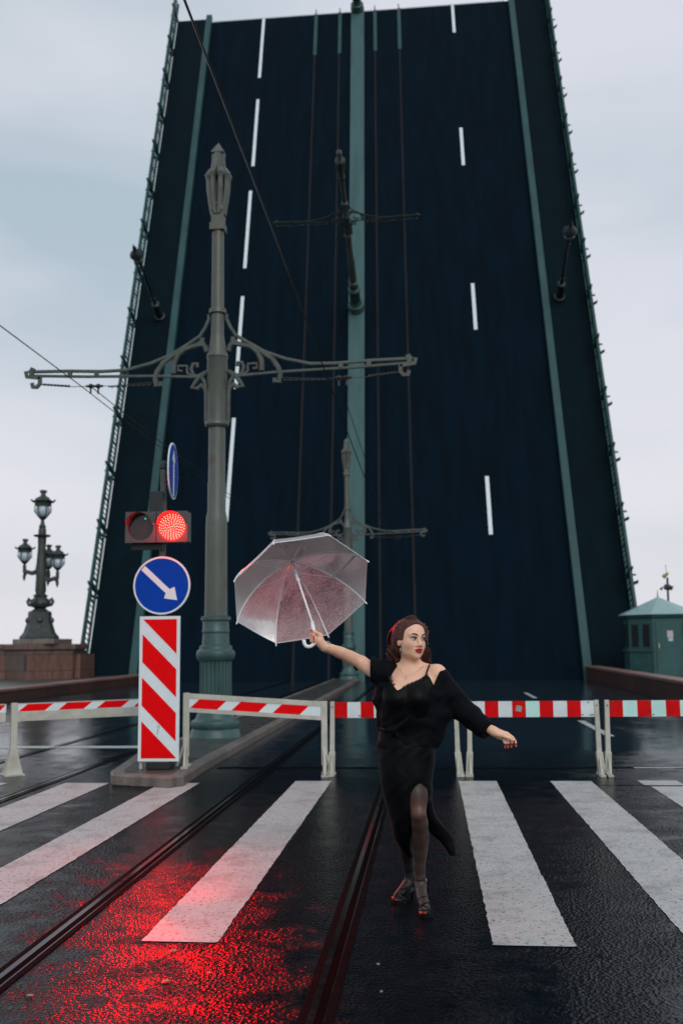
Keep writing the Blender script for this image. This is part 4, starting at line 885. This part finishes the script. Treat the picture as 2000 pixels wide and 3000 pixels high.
def skin_col(V):
    C = np.tile(np.array([.86, .51, .355]), (len(V), 1)); n = .5 + .5 * np.sin(V[:, 0] * 61 + 3 * np.sin(V[:, 2] * 47)) * np.sin(V[:, 2] * 53 + V[:, 1] * 31); C *= (1 - .07 * n)[:, None]
    for s in (-1, 1):                     # blush, fingertips
        c = hp_(s * .05, .07, -.03); w = np.exp(-((V - c) ** 2).sum(1) / .022 ** 2)[:, None]; C = C * (1 - .55 * w) + np.array([.52, .20, .15]) * .55 * w
        c = hp_(s * .031, .085, .006); w = np.exp(-((V - c) ** 2).sum(1) / .014 ** 2)[:, None]; C = C * (1 - .6 * w) + np.array([.16, .08, .06]) * .6 * w
    for c in (P(1500, 2180, 5.95), P(914, 1870, 5.97)): w = np.exp(-((V - c) ** 2).sum(1) / .03 ** 2)[:, None]; C = C * (1 - .4 * w) + np.array([.55, .22, .16]) * .4 * w
    leg = (V[:, 2] < zhem + .3)[:, None]; back = (V[:, 1] > 6.15)[:, None]  # rear leg: its shade goes into a darker stocking tone
    S = np.where(back, np.array([.016, .012, .011]), np.array([.038, .022, .018])); w = np.exp(-((V[:, 2] - zk - .03) / .045) ** 2)[:, None]; S = S * (1 - w * .6) + np.array([.15, .055, .036]) * w * .6  # red light on the knee painted into the stocking tone
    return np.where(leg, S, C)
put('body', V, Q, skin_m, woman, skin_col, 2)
def world_mb(b_, name, mat, parent=woman, smooth=True, **kw): return b_.build(name, mat, parent, smooth=smooth, world=True, **kw)
# face details
for s in (-1, 1):
    e = MB(); e.ball(tuple(hp_(s * .031, .0745, -.0005)), .0148, 16); eo = world_mb(e, 'eye', eye_m)
    g_ = np.array(Fw) * .86 + np.array(Lf) * .42 + np.array([0, 0, .02]); g_ /= np.linalg.norm(g_); c = hp_(s * .031, .0755, -.0005) + g_ * .0085
    e = MB(); e.ball(tuple(c), .0086, 12); world_mb(e, 'iris', iris_m)
    e = MB(); e.tube([tuple(hp_(s * l, fw, z)) for l, fw, z in ((.014, .090, .003), (.022, .0955, .0085), (.032, .0945, .0105), (.042, .087, .007), (.050, .078, .004))], [.0012, .0022, .0028, .0026, .001], 6); world_mb(e, 'eyelash', brow_m)
    e = MB(); e.tube([tuple(hp_(s * l, fw, z)) for l, fw, z in ((.013, .0985, .0215), (.022, .0985, .0265), (.034, .0925, .0295), (.044, .083, .0275), (.052, .073, .021))], [.0022, .0036, .0034, .0026, .001], 6); world_mb(e, 'eyebrow', brow_m)
e = MB()
e.tube([tuple(hp_(l, fw, z)) for l, fw, z in ((-.027, .086, -.0615), (-.016, .098, -.0605), (-.006, .1035, -.057), (0, .1035, -.0585), (.006, .1035, -.057), (.016, .098, -.0605), (.027, .086, -.0615))], [.001, .0046, .0060, .0056, .0060, .0046, .001], 8)
e.tube([tuple(hp_(l, fw, z)) for l, fw, z in ((-.025, .086, -.0635), (-.014, .097, -.0700), (0, .1025, -.0715), (.014, .097, -.0700), (.025, .086, -.0635))], [.001, .0062, .0078, .0062, .001], 8)
world_mb(e, 'lips', lip_m)
# nails
def nails(L_, name='fingernail'):
    for (x, y, Yq, r) in L_: e = MB(); e.ball(tuple(P(x, y, Yq)), r, 8, sc=(1, .8, 1.15)); world_mb(e, name, nail_m)
nails([(919.5, 1866.5, HY_ - .0255, .0062), (919.5, 1873.6, HY_ - .0255, .0062), (919.5, 1880, HY_ - .0255, .006), (911.5, 1860.5, HY_ - .0115, .0055), (912.5, 1847, HY_ - .0185, .0068),
       (1510.5, 2186.5, 5.953, .0068), (1497, 2188.5, 5.938, .0068), (1487, 2190, 5.933, .0066), (1479, 2190.5, 5.938, .0062), (1506.5, 2172, 5.924, .0068)])
nails([(1231.5, 2675, 5.915, .0085), (1245.5, 2677, 5.915, .0055), (1150, 2631.5, 6.226, .0085), (1161, 2638, 6.213, .004)], 'toenail')

# hair
def wv(X, Y, Z): return .0028 * np.sin(X * 210 + 9 * np.sin(Z * 21)) + .0028 * np.sin(Y * 190 + 5 * np.sin(Z * 17 + 2))
hf = Field((-.32, 5.9, 1.25), (.12, 6.32, 1.76), .004)
hf.ell(hp_(0, -.022, .040), [.083, .102, .086], 0, 'u', HB_); hf.ell(hp_(0, .0, .055), [.072, .088, .072], .02, 'u', HB_); hf.ell(hp_(-.045, -.03, .0), [.05, .075, .09], .03, 'u', HB_)
hf.stack([(1826, 1176, 1240, 6.13, .06), (1840, 1162, 1250, 6.13, .08), (1856, 1155, 1254, 6.14, .085), (1875, 1147, 1254, 6.14, .085), (1895, 1139, 1254, 6.15, .08), (1912, 1135, 1256, 6.15, .075), (1935, 1140, 1259, 6.16, .06), (1952, 1147, 1258, 6.16, .045), (1972, 1160, 1240, 6.17, .03)], .03, lambda X, Y, Z: 2 * wv(X, Y, Z))
def hl(X, Y, Z):     # remove what lies in front of the hairline
    d = [X - HC[0], Y - HC[1], Z - HC[2]]; fw = sum(Fw[i] * d[i] for i in range(3)); z = sum(Up[i] * d[i] for i in range(3)); l = sum(Lf[i] * d[i] for i in range(3))
    lim = np.where(z > -.01, .066 + .45 * (z - .083) + .10 * np.abs(l), -.018); lim = np.where(z < -.03, -.03 - (l > 0) * .0, lim)
    return (lim - fw) * .8
hf.add(hl, hf.lo, hf.lo + hf.h * hf.n, .008, 's')
V, Q = hf.mesh(); ho = put('hair', V, Q, hair_m, woman, None, 5)
st = MB()
for i in range(330):                     # locks combed back from the hairline and falling behind the shoulders
    a = random.uniform(-1.25, 1.25); l0 = .070 * math.sin(a); zf_ = .085 * math.cos(a * .85) ** .7 if abs(a) < 1.5 else .02
    w_ = random.uniform(-.003, .004) if i < 240 else random.uniform(.004, .013)
    z0 = .086 - .062 * abs(math.sin(a)) ** 1.6; f0 = .064 + .45 * (z0 - .083) + .1 * abs(l0)
    p1 = hp_(l0 * .98, f0 - .012, z0 + .006); p2 = hp_(l0 * 1.16, f0 - .04, z0 + .028 * math.cos(a) + .014 + w_); p3 = hp_(l0 * 1.22, -.07, .075 * math.cos(a) + .028); p4 = hp_(l0 * 1.26, -.115, -.005 + .02 * math.cos(a))
    t_ = (a / 1.25 + 1) / 2; xe = 1139 + 116 * t_ + random.uniform(-6, 6); ye = random.uniform(1930, 1966)
    p5 = P(xe + (-2 if t_ > .5 else 1), 1900, 6.165 - .02 * abs(a)); p6 = P(xe, ye, 6.17 + random.uniform(-.03, .02))
    pts = [Vector(p) for p in (p1, p2, p3, p4, p5, p6)]; cu_ = []
    for k in range(len(pts) - 1):
        q0, q1, q2, q3 = pts[max(k - 1, 0)], pts[k], pts[k + 1], pts[min(k + 2, len(pts) - 1)]
        for j in range(4):
            t = j / 4; cu_.append(.5 * ((2 * q1) + (q2 - q0) * t + (2 * q0 - 5 * q1 + 4 * q2 - q3) * t * t + (3 * q1 - q0 - 3 * q2 + q3) * t ** 3))
    cu_.append(pts[-1]); n_ = len(cu_); st.tube([tuple(q) for q in cu_], [(.0026 if i < 240 else .0011) * min(1, .4 + i_ / 3, (n_ - i_) / 5 + .15) for i_ in range(n_)], 4)
world_mb(st, 'hair_locks', hair_m)

def inpoly(X, Z, poly):      # signed distance to a polygon, positive outside
    d = np.full(X.shape, 1e9); ins = np.zeros(X.shape, bool)
    for i in range(len(poly)):
        (x1, z1), (x2, z2) = poly[i - 1], poly[i]; ex, ez = x2 - x1, z2 - z1; t = np.clip(((X - x1) * ex + (Z - z1) * ez) / (ex * ex + ez * ez), 0, 1)
        d = np.minimum(d, (X - x1 - t * ex) ** 2 + (Z - z1 - t * ez) ** 2); c = ((z1 > Z) != (z2 > Z)) & (X < ex * (Z - z1) / (ez + 1e-12) + x1); ins ^= c
    return np.where(ins, -1, 1) * np.sqrt(d)

# dress
def fold(X, Y, Z): return .0030 * np.sin(X * 34 + 1.6 * np.sin(Z * 9 + 1) + Z * 6) + .0022 * np.sin(Z * 27 + 2.1 * np.sin(X * 23) + X * 9) * np.sin(X * 13 + 2) + .0010 * np.sin(X * 71 - Z * 23 + 2 * np.sin(Z * 31))
df = Field((-.32, 5.84, .28), (.30, 6.34, 1.52), .0042)
df.stack([(1960, 1140, 1272, 6.08, .07), (1985, 1114, 1294, 6.065, .103), (2020, 1108, 1290, 6.05, .122), (2055, 1106, 1286, 6.05, .126), (2105, 1110, 1276, 6.06, .118), (2150, 1109, 1272, 6.08, .115), (2198, 1103, 1277, 6.09, .132), (2264, 1107, 1271, 6.09, .135), (2300, 1114, 1265, 6.09, .13), (2330, 1120, 1262, 6.095, .125), (2350, 1127, 1250, 6.10, .122), (2387, 1137, 1229, 6.11, .12), (2420, 1146, 1217, 6.13, .12), (2451, 1154, 1212, 6.15, .115), (2475, 1165, 1211, 6.17, .10), (2500, 1184, 1212, 6.19, .08), (2525, 1201, 1217, 6.21, .055), (2550, 1213, 1221, 6.22, .03)], .01, fold)
for px in (1160, 1222): df.ell(P(px, 2047, 5.978), (.071, .066, .066), .03)
# lower skirt: front panel round the back leg, rear tail blown to the right
df.stack([(2300, 1215, 1264, 6.12, .09), (2345, 1225, 1265, 6.14, .06), (2375, 1235, 1271, 6.16, .045), (2400, 1240, 1283, 6.17, .032), (2425, 1250, 1304, 6.18, .022), (2446, 1263, 1317, 6.185, .015), (2462, 1283, 1325, 6.19, .012), (2485, 1303, 1332, 6.19, .010), (2508, 1319, 1335, 6.19, .008), (2528, 1328, 1333, 6.19, .006)], .02, lambda X, Y, Z: .5 * fold(X, Y, Z))
SLT = [P(x, y, 5.97)[[0, 2]] for x, y in ((1246, 2326), (1251, 2340), (1249, 2391), (1256, 2423), (1264, 2445), (1264, 2565), (1205, 2565), (1204, 2455), (1208, 2412), (1213, 2374), (1228, 2350))]
df.add(lambda X, Y, Z: np.maximum(inpoly(X, Z, SLT), Y - 6.05), (SLT[7][0] - .02, 5.8, SLT[5][1] - .02), (SLT[5][0] + .02, 6.05, SLT[0][1] + .02), .003, 's')
NK = [P(x, y, 5.96) for x, y in ((1090, 1975), (1130, 1976), (1143, 1986), (1150, 2006), (1164, 2023), (1183, 2013), (1206, 2002), (1229, 1992), (1247, 1979), (1258, 1984), (1272, 2012), (1310, 2030))]
nkx = np.array([p[0] for p in NK]); nkz = np.array([p[2] for p in NK])
df.add(lambda X, Y, Z: (np.interp(X, nkx, nkz) - Z) * .7, df.lo, df.lo + df.h * df.n, 0, 's')
V, Q = df.mesh(); put('slip_dress', V, Q, satin_m, woman, None, 2)
lc = MB()                                                # scalloped lace trim along the neckline
LN = [(1143, 1985), (1145, 1996), (1150, 2007), (1156, 2016), (1164, 2023), (1173, 2019), (1183, 2013), (1194, 2007), (1206, 2002), (1218, 1997), (1229, 1992), (1239, 1986), (1248, 1979)]
dep = lambda x: 5.945 + .035 * abs((x - 1188) / 60) ** 2
for i, (x, y) in enumerate(LN):
    for j, (ddx, ddy) in enumerate(((0, 0), (3.0, -2.4), (-1.6, 2.4))):
        c = P(x + ddx, y + ddy + 1.5, dep(x) + .002); t_ = MB(); lc.tube([(c[0] + .0075 * math.cos(a * PI / 4), c[1] + .003 * math.sin(a), c[2] + .0065 * math.sin(a * PI / 4)) for a in range(9)], .0019, 4)
world_mb(lc, 'lace_trim', lace_m)
st = MB(); st.tube([tuple(P(1247, 1981, 5.955)), tuple(P(1251, 1966, 5.975)), tuple(P(1257, 1950, 6.03)), tuple(P(1259, 1948, 6.09)), tuple(P(1256, 1965, 6.15))], .0055, 6); world_mb(st, 'strap', satin_m)

# cardigan
cf_ = Field((-.36, 5.82, .92), (.60, 6.36, 1.56), .0042)
def cfold(X, Y, Z): return .0045 * np.sin(X * 27 - Z * 33 + 2.6 * np.sin(X * 11 + Z * 7)) + .0030 * np.sin(X * 49 + Z * 21 + 3 * np.sin(Z * 17 - X * 9)) * np.sin(Z * 15 + 1) + .0012 * np.sin(Z * 93 + 3 * np.sin(X * 37))
cf_.stack([(1952, 1136, 1200, 6.11, .045), (1962, 1118, 1292, 6.09, .075), (1985, 1104, 1303, 6.08, .105), (2006, 1100, 1312, 6.07, .13), (2055, 1093, 1322, 6.08, .14), (2090, 1099, 1327, 6.09, .14), (2110, 1104, 1322, 6.09, .135), (2138, 1110, 1311, 6.10, .13), (2161, 1105, 1299, 6.10, .135), (2180, 1104, 1290, 6.10, .138), (2194, 1106, 1282, 6.10, .13)], .02, cfold)
for pts, rs in (([(1140, 1976, 6.045), (1110, 1969, 6.06), (1083, 1957, 6.11), (1062, 1947, 6.16), (1044, 1939.5, 6.19)], [36, 36, 31.5, 25.5, 21.5]), ([(1284, 1992, 6.07), (1312, 2030, 6.08), (1345, 2068, 6.09), (1380, 2102, 6.07), (1408, 2124, 6.02), (1431, 2142, 5.99)], [36, 36, 34, 32, 29, 26])):
    P_ = [P(*q) for q in pts]
    for i in range(len(P_) - 1):
        a, b2, ra, rb = np.array(P_[i]), np.array(P_[i + 1]), pxm(rs[i]), pxm(rs[i + 1]); ab = b2 - a; L2 = ab @ ab
        def fn(X, Y, Z, a=a, ab=ab, L2=L2, ra=ra, rb=rb):
            t = np.clip(((X - a[0]) * ab[0] + (Y - a[1]) * ab[1] + (Z - a[2]) * ab[2]) / L2, 0, 1)
            return np.sqrt((X - a[0] - t * ab[0]) ** 2 + (Y - a[1] - t * ab[1]) ** 2 + (Z - a[2] - t * ab[2]) ** 2) - (ra + (rb - ra) * t) + .8 * cfold(X, Y, Z)
        cf_.add(fn, np.minimum(a, b2) - max(ra, rb), np.maximum(a, b2) + max(ra, rb), .015)
for (px, py, Yq), dr_, r_ in (((1044, 1939.5, 6.19), (1058, 1942, 6.18), 26), ((1431, 2142, 5.99), (1400, 2118, 6.03), 30)):   # cut the cuffs square
    c = np.array(P(px, py, Yq)); d = c - np.array(P(*dr_)); d /= np.linalg.norm(d)
    cf_.add(lambda X, Y, Z: np.maximum(-((X - c[0]) * d[0] + (Y - c[1]) * d[1] + (Z - c[2]) * d[2]), np.sqrt((X - c[0]) ** 2 + (Y - c[1]) ** 2 + (Z - c[2]) ** 2) - .12), c - .12, c + .12, .003, 's')
OP = [P(x, y, 5.97)[[0, 2]] for x, y in ((1172, 1938), (1152, 1968), (1142, 1988), (1126, 2020), (1116, 2060), (1128, 2105), (1148, 2126), (1200, 2098), (1240, 2058), (1268, 2012), (1280, 1985), (1292, 1955), (1262, 1936))]
zsh = float(P(1200, 1990, 6.0)[2])
cf_.add(lambda X, Y, Z: np.maximum(inpoly(X, Z, OP), Y - np.where(Z > zsh, 6.125, 6.06)), (OP[4][0] - .02, 5.8, OP[6][1] - .02), (OP[11][0] + .02, 6.125, OP[0][1] + .05), .004, 's')
V, Q = cf_.mesh(); put('cardigan', V, Q, knit_m, woman, None, 2)
kn = Field((-.32, 5.82, 1.0), (.1, 6.1, 1.25), .004)
c = P(1150, 2138, 5.945); kn.ell(c, (.026, .020, .020), .01); kn.path([c, P(1128, 2142, 5.965), P(1112, 2136, 6.02)], [.016, .014, .012], .012); kn.path([c, P(1175, 2122, 5.945), P(1205, 2096, 5.95)], [.016, .014, .008], .012); kn.path([c, P(1140, 2160, 5.95), P(1136, 2176, 5.955)], [.012, .013, .009], .01); kn.path([c, P(1166, 2158, 5.95), P(1170, 2170, 5.95)], [.012, .011, .008], .01)
V, Q = kn.mesh(); put('knot', V, Q, knit_m, woman, None, 2)
cu2 = MB()
for (px, py, Yq), dr_, r_ in (((1045, 1940, 6.19), (1058, 1942, 6.18), 21.5), ((1429, 2140.5, 5.99), (1400, 2118, 6.03), 25)):   # turned cuffs
    c = Vector(P(px, py, Yq)); d = (c - Vector(P(*dr_))).normalized(); u = d.orthogonal().normalized(); v = d.cross(u); R_ = pxm(r_)
    cu2.tube([tuple(c - d * .006 + (u * math.cos(a * PI / 12) + v * math.sin(a * PI / 12)) * R_ * (1 + .05 * math.sin(a * 1.9))) for a in range(25)], .006, 6)
world_mb(cu2, 'cuff', knit_m)

# sandals
def sandal(cl_, w_, heel, sole_pts, straps, buckle=None):
    so = MB(); L0, R0 = [], []
    n_ = len(sole_pts)
    for i, (p, w) in enumerate(sole_pts):
        p = Vector(p); t = (Vector(sole_pts[min(i + 1, n_ - 1)][0]) - Vector(sole_pts[max(i - 1, 0)][0])); t.z = 0; t.normalize(); s_ = Vector((-t.y, t.x, 0)); L0.append(p + s_ * w); R0.append(p - s_ * w)
    for i in range(n_ - 1):
        for dz0, dz1 in ((0, 0), (-.006, -.006)):
            q = [L0[i], R0[i], R0[i + 1], L0[i + 1]]; so.quad([tuple(v + Vector((0, 0, dz0))) for v in q])
        for A in (L0, R0): so.quad([tuple(A[i]), tuple(A[i + 1]), tuple(A[i + 1] - Vector((0, 0, .006))), tuple(A[i] - Vector((0, 0, .006)))])
    for i in (0, n_ - 1): so.quad([tuple(L0[i]), tuple(R0[i]), tuple(R0[i] - Vector((0, 0, .006))), tuple(L0[i] - Vector((0, 0, .006)))])
    h = Vector(heel); so.tube([tuple(h + Vector((0, 0, -.004))), (h.x, h.y + .004, .0)], [.016, .0055], 8)
    s_ = world_mb(so, 'sandal', leather_m, smooth=False)
    for pts in straps:
        b_ = MB(); b_.tube([tuple(P(*q)) for q in pts], .0032, 5)
        Wm = [tuple(Vector(v) - woman.matrix_world.translation) for v in b_.v]; b_.v = Wm; b_.build('strap', leather_m, s_, smooth=True)
    if buckle:
        b_ = MB(); c = P(*buckle); b_.box(c[0] - .0035, c[0] + .0035, c[1] - .003, c[1] + .003, c[2] - .008, c[2] + .008); b_.v = [tuple(Vector(v) - woman.matrix_world.translation) for v in b_.v]; b_.build('buckle', silver_m, s_)
g0 = lambda x, y, z, Yq: (float(P(x, y, Yq)[0]), Yq, z)
sandal(None, 0, (float(P(1230, 2618, 6.14)[0]), 6.145, float(P(1230, 2628, 6.14)[2]) - .014),
       [((float(P(1230, 2625, 6.15)[0]), 6.165, float(P(1230, 2628, 6.14)[2]) - .014), .018), ((float(P(1231, 2625, 6.1)[0]), 6.12, float(P(1230, 2628, 6.14)[2]) - .018), .026), ((float(P(1234, 2640, 6.05)[0]), 6.05, .058), .024), ((float(P(1239, 2660, 5.98)[0]), 5.985, .022), .035), ((float(P(1246, 2672, 5.95)[0]), 5.94, .013), .044), ((float(P(1250, 2680, 5.91)[0]), 5.905, .012), .036), ((float(P(1250, 2685, 5.89)[0]), 5.885, .012), .018)],
       [[(1216, 2575, 6.11), (1219, 2580, 6.065), (1231, 2582, 6.045), (1244, 2578, 6.065), (1247, 2573, 6.11)], [(1218, 2640, 6.04), (1225, 2634, 5.985), (1240, 2628, 5.975), (1256, 2624, 6.02)],
        [(1222, 2650, 5.98), (1240, 2646, 5.945), (1258, 2648, 5.96)], [(1224, 2662, 5.95), (1236, 2652, 5.93), (1250, 2646, 5.94), (1258, 2640, 5.98)], [(1226, 2650, 5.96), (1243, 2654, 5.925), (1260, 2666, 5.93), (1268, 2674, 5.92)], [(1224, 2668, 5.935), (1243, 2667, 5.905), (1264, 2669, 5.925)], [(1244, 2580, 6.07), (1254, 2604, 6.1), (1252, 2622, 6.13)]], (1248, 2579, 6.055))
sandal(None, 0, (float(P(1206, 2610, 6.39)[0]), 6.395, float(P(1206, 2612, 6.39)[2])),
       [((float(P(1210, 2608, 6.4)[0]), 6.41, float(P(1207, 2614, 6.39)[2])), .018), ((float(P(1200, 2612, 6.38)[0]), 6.375, float(P(1207, 2617, 6.39)[2])), .024), ((float(P(1184, 2625, 6.32)[0]), 6.32, .05), .024), ((float(P(1170, 2634, 6.27)[0]), 6.27, .016), .038), ((float(P(1160, 2640, 6.23)[0]), 6.235, .012), .038), ((float(P(1149, 2642, 6.2)[0]), 6.21, .012), .018)],
       [[(1185, 2546, 6.35), (1190, 2550, 6.31), (1202, 2550, 6.30), (1213, 2547, 6.34)], [(1170, 2606, 6.26), (1180, 2603, 6.27), (1196, 2606, 6.28), (1207, 2602, 6.34)], [(1176, 2612, 6.25), (1186, 2600, 6.27), (1200, 2598, 6.31)], [(1158, 2624, 6.24), (1168, 2616, 6.24), (1182, 2622, 6.24)], [(1152, 2634, 6.235), (1162, 2624, 6.225), (1180, 2634, 6.235)]])
# jewellery
b = MB(); c = P(1172, 1896, 6.045); b.tube([tuple(P(1171, 1894, 6.045)), tuple(P(1172, 1903, 6.042)), tuple(P(1173.5, 1919, 6.040))], [.002, .0032, .0032], 6); b.ball(tuple(P(1169.5, 1893, 6.045)), .0035, 8); world_mb(b, 'earring', silver_m)
b = MB(); NL = [(1168, 1958, 6.01), (1174, 1966, 5.985), (1180, 1974, 5.972), (1187, 1980, 5.966), (1200, 1978, 5.966), (1215, 1971, 5.972), (1230, 1961, 5.99), (1240, 1951, 6.02)]
b.tube([tuple(P(x, y, Yq - .006)) for x, y, Yq in NL], .0012, 5); b.ball(tuple(P(1188, 1984, 5.955)), .0035, 8); b.ball(tuple(P(1189, 1989, 5.953)), .0028, 8); world_mb(b, 'necklace', gold_m)
for (cx_, cy_, Yq), R_ in (((949, 1894, 6.012), .031), ((957, 1896, 6.025), .0325)):
    c = Vector(P(cx_, cy_, Yq)); d = (Vector(P(951, 1896, 6.01)) - Vector(P(975, 1904, 6.05))).normalized(); u = d.orthogonal().normalized(); v = d.cross(u); b = MB()
    b.tube([tuple(c + (u * math.cos(a * PI / 12) + v * math.sin(a * PI / 12)) * R_) for a in range(25)], .0017, 5)
    for a in range(0, 24, 3): b.ball(tuple(c + (u * math.cos(a * PI / 12) + v * math.sin(a * PI / 12)) * (R_ + .001)), .0042, 6)
    world_mb(b, 'bracelet', silver_m)
b = MB(); c = Vector(P(1486, 2172, 5.953)); b.tube([tuple(c + Vector((.0105 * math.cos(a * PI / 6), .0105 * math.sin(a * PI / 6), .002 * math.sin(a)))) for a in range(13)], .0016, 5); b.ball(tuple(c + Vector((0, -.011, .001))), .004, 6); world_mb(b, 'ring', silver_m)

# ------------------------------------------------------------------ clear umbrella
AP = Vector((-.885, 6.451, 2.083)); AX = Vector((-.298, .663, .687)).normalized(); UR, UH = .455, .297
UC = AP - AX * UH; e1 = AX.cross(Vector((0, 0, 1))).normalized(); e2 = AX.cross(e1); PH = 3.33
um = empty('umbrella', tuple(AP - AX * .75), 'clear plastic umbrella with white ribs and curved white handle in the hand of the woman', 'umbrella'); bpy.context.view_layer.update()
def uw(b_, name, mat, parent=um, **kw): b_.v = [tuple(Vector(v) - um.matrix_world.translation) for v in b_.v]; return b_.build(name, mat, parent, **kw)
def ribp(k, t, off=0):
    ph = math.radians(66) * t; r = UR * math.sin(ph) / math.sin(math.radians(66)); a = UH * (math.cos(ph) - math.cos(math.radians(66))) / (1 - math.cos(math.radians(66)))
    ang = PH + k * PI / 4; return UC + AX * (a - off) + (e1 * math.cos(ang) + e2 * math.sin(ang)) * r
m, nt, N, L, B = nodes('clear_wet_plastic'); out = N['Material Output']; N.remove(B)
t = N.new('ShaderNodeTexCoord'); vr = N.new('ShaderNodeTexVoronoi'); vr.inputs['Scale'].default_value = 105; vr.feature = 'F1'; L.new(t.outputs['Object'], vr.inputs['Vector'])
dm = N.new('ShaderNodeMapRange'); dm.inputs[1].default_value = .36; dm.inputs[2].default_value = .16; dm.inputs[3].default_value = 0; dm.inputs[4].default_value = 1; L.new(vr.outputs['Distance'], dm.inputs[0])
nn_ = N.new('ShaderNodeTexNoise'); nn_.inputs['Scale'].default_value = 14; nn_.inputs['Detail'].default_value = 6; L.new(t.outputs['Object'], nn_.inputs['Vector'])
nm = N.new('ShaderNodeMapRange'); nm.inputs[1].default_value = .3; nm.inputs[2].default_value = .7; nm.inputs[3].default_value = .13; nm.inputs[4].default_value = .30; L.new(nn_.outputs[0], nm.inputs[0])
mk_ = N.new('ShaderNodeMath'); mk_.operation = 'MULTIPLY_ADD'; mk_.inputs[1].default_value = .45; L.new(dm.outputs[0], mk_.inputs[0]); L.new(nm.outputs[0], mk_.inputs[2])
tr = N.new('ShaderNodeBsdfTransparent'); tr.inputs[0].default_value = (.93, .93, .95, 1)
tl_ = N.new('ShaderNodeBsdfTranslucent'); tl_.inputs[0].default_value = (.93, .91, .93, 1); df_ = N.new('ShaderNodeBsdfDiffuse'); df_.inputs[0].default_value = (.8, .78, .8, 1)
gl = N.new('ShaderNodeBsdfGlossy'); gl.inputs['Roughness'].default_value = .32
bpn = N.new('ShaderNodeBump'); bpn.inputs['Strength'].default_value = .6; bpn.inputs['Distance'].default_value = .002; L.new(dm.outputs[0], bpn.inputs['Height']); L.new(bpn.outputs[0], gl.inputs['Normal'])
a1 = N.new('ShaderNodeMixShader'); a1.inputs[0].default_value = .45; L.new(tl_.outputs[0], a1.inputs[1]); L.new(df_.outputs[0], a1.inputs[2])
a2 = N.new('ShaderNodeMixShader'); lw = N.new('ShaderNodeLayerWeight'); lw.inputs['Blend'].default_value = .5            # a hazy film looks thicker edge on
mg = N.new('ShaderNodeMath'); mg.operation = 'MULTIPLY_ADD'; mg.use_clamp = True; mg.inputs[1].default_value = .9; L.new(lw.outputs['Facing'], mg.inputs[0]); L.new(mk_.outputs[0], mg.inputs[2]); L.new(mg.outputs[0], a2.inputs[0]); L.new(tr.outputs[0], a2.inputs[1]); L.new(a1.outputs[0], a2.inputs[2])
fr = N.new('ShaderNodeFresnel'); fr.inputs['IOR'].default_value = 1.45; L.new(bpn.outputs[0], fr.inputs['Normal'])
a3 = N.new('ShaderNodeMixShader'); L.new(fr.outputs[0], a3.inputs[0]); L.new(a2.outputs[0], a3.inputs[1]); L.new(gl.outputs[0], a3.inputs[2]); L.new(a3.outputs[0], out.inputs[0])
clear_m = m; white_m = pmat('white_plastic', (.84, .86, .90), .25, var=.05)
b = MB()
for k in range(8):
    for i in range(30):
        for j in range(14):
            def gpnt(ti, tj): t_ = ti / 30; s_ = tj / 14; p = ribp(k, t_) * (1 - s_) + ribp(k + 1, t_) * s_; return tuple(p - AX * (.008 * t_ * math.sin(PI * s_)))
            b.quad([gpnt(i, j), gpnt(i + 1, j), gpnt(i + 1, j + 1), gpnt(i, j + 1)])
can = uw(b, 'canopy', clear_m, smooth=True)
hem = MB(); hem.tube([tuple(ribp(k, 1)) for k in range(9)], .0022, 5); uw(hem, 'hem', white_m)
for k in range(8):
    b = MB(); b.tube([tuple(ribp(k, i / 14, .004)) for i in range(15)] + [tuple(ribp(k, 1.03, .004))], [.0046] * 14 + [.005, .0056], 6); ro = uw(b, 'rib', white_m, smooth=True)
    b = MB(); b.tube([tuple(AP - AX * .115), tuple(ribp(k, .52, .006))], .002, 5); uw(b, 'stretcher', white_m, ro)
b = MB(); b.tube([tuple(AP + AX * .035), tuple(AP - AX * .60)], [.0065, .0065], 10); uw(b, 'shaft', white_m, smooth=True)
b = MB(); b.tube([tuple(AP + AX * .06), tuple(AP - AX * .03)], [.007, .011], 10); uw(b, 'ferrule', white_m, smooth=True)
b = MB(); b.tube([tuple(AP - AX * s_) for s_ in (.095, .11, .111, .18, .181, .20)], [.014, .014, .0105, .0105, .013, .011], 10); uw(b, 'runner', white_m, smooth=True)
b = MB(); b.tube([tuple(P(*q)) for q in ((914.5, 1825, 6.035), (917, 1840, 6.015), (920, 1856, 5.995), (922, 1868, 5.985), (922.5, 1878, 5.98), (919, 1887, 5.977), (912, 1893, 5.975), (904, 1895.5, 5.975), (896, 1893, 5.975), (891.5, 1886, 5.975), (890, 1877, 5.975), (890, 1874, 5.975))], [.0115, .0125, .0125, .0125] + [.0115] * 7 + [.008], 12); uw(b, 'handle', white_m, smooth=True)
b = MB(); b.ball(tuple(P(917, 1821, 6.03)), .005, 8); uw(b, 'button', white_m)
b = MB(); sp0 = (ribp(4, .50) * 1.0); sp1 = ribp(3, .80); 
b.tube([tuple(sp0 - AX * .01), tuple((sp0 + sp1) / 2 - AX * .018), tuple(sp1 - AX * .008)], .011, 6, flat=(tuple(AX), .12)); uw(b, 'closing_strap', white_m)
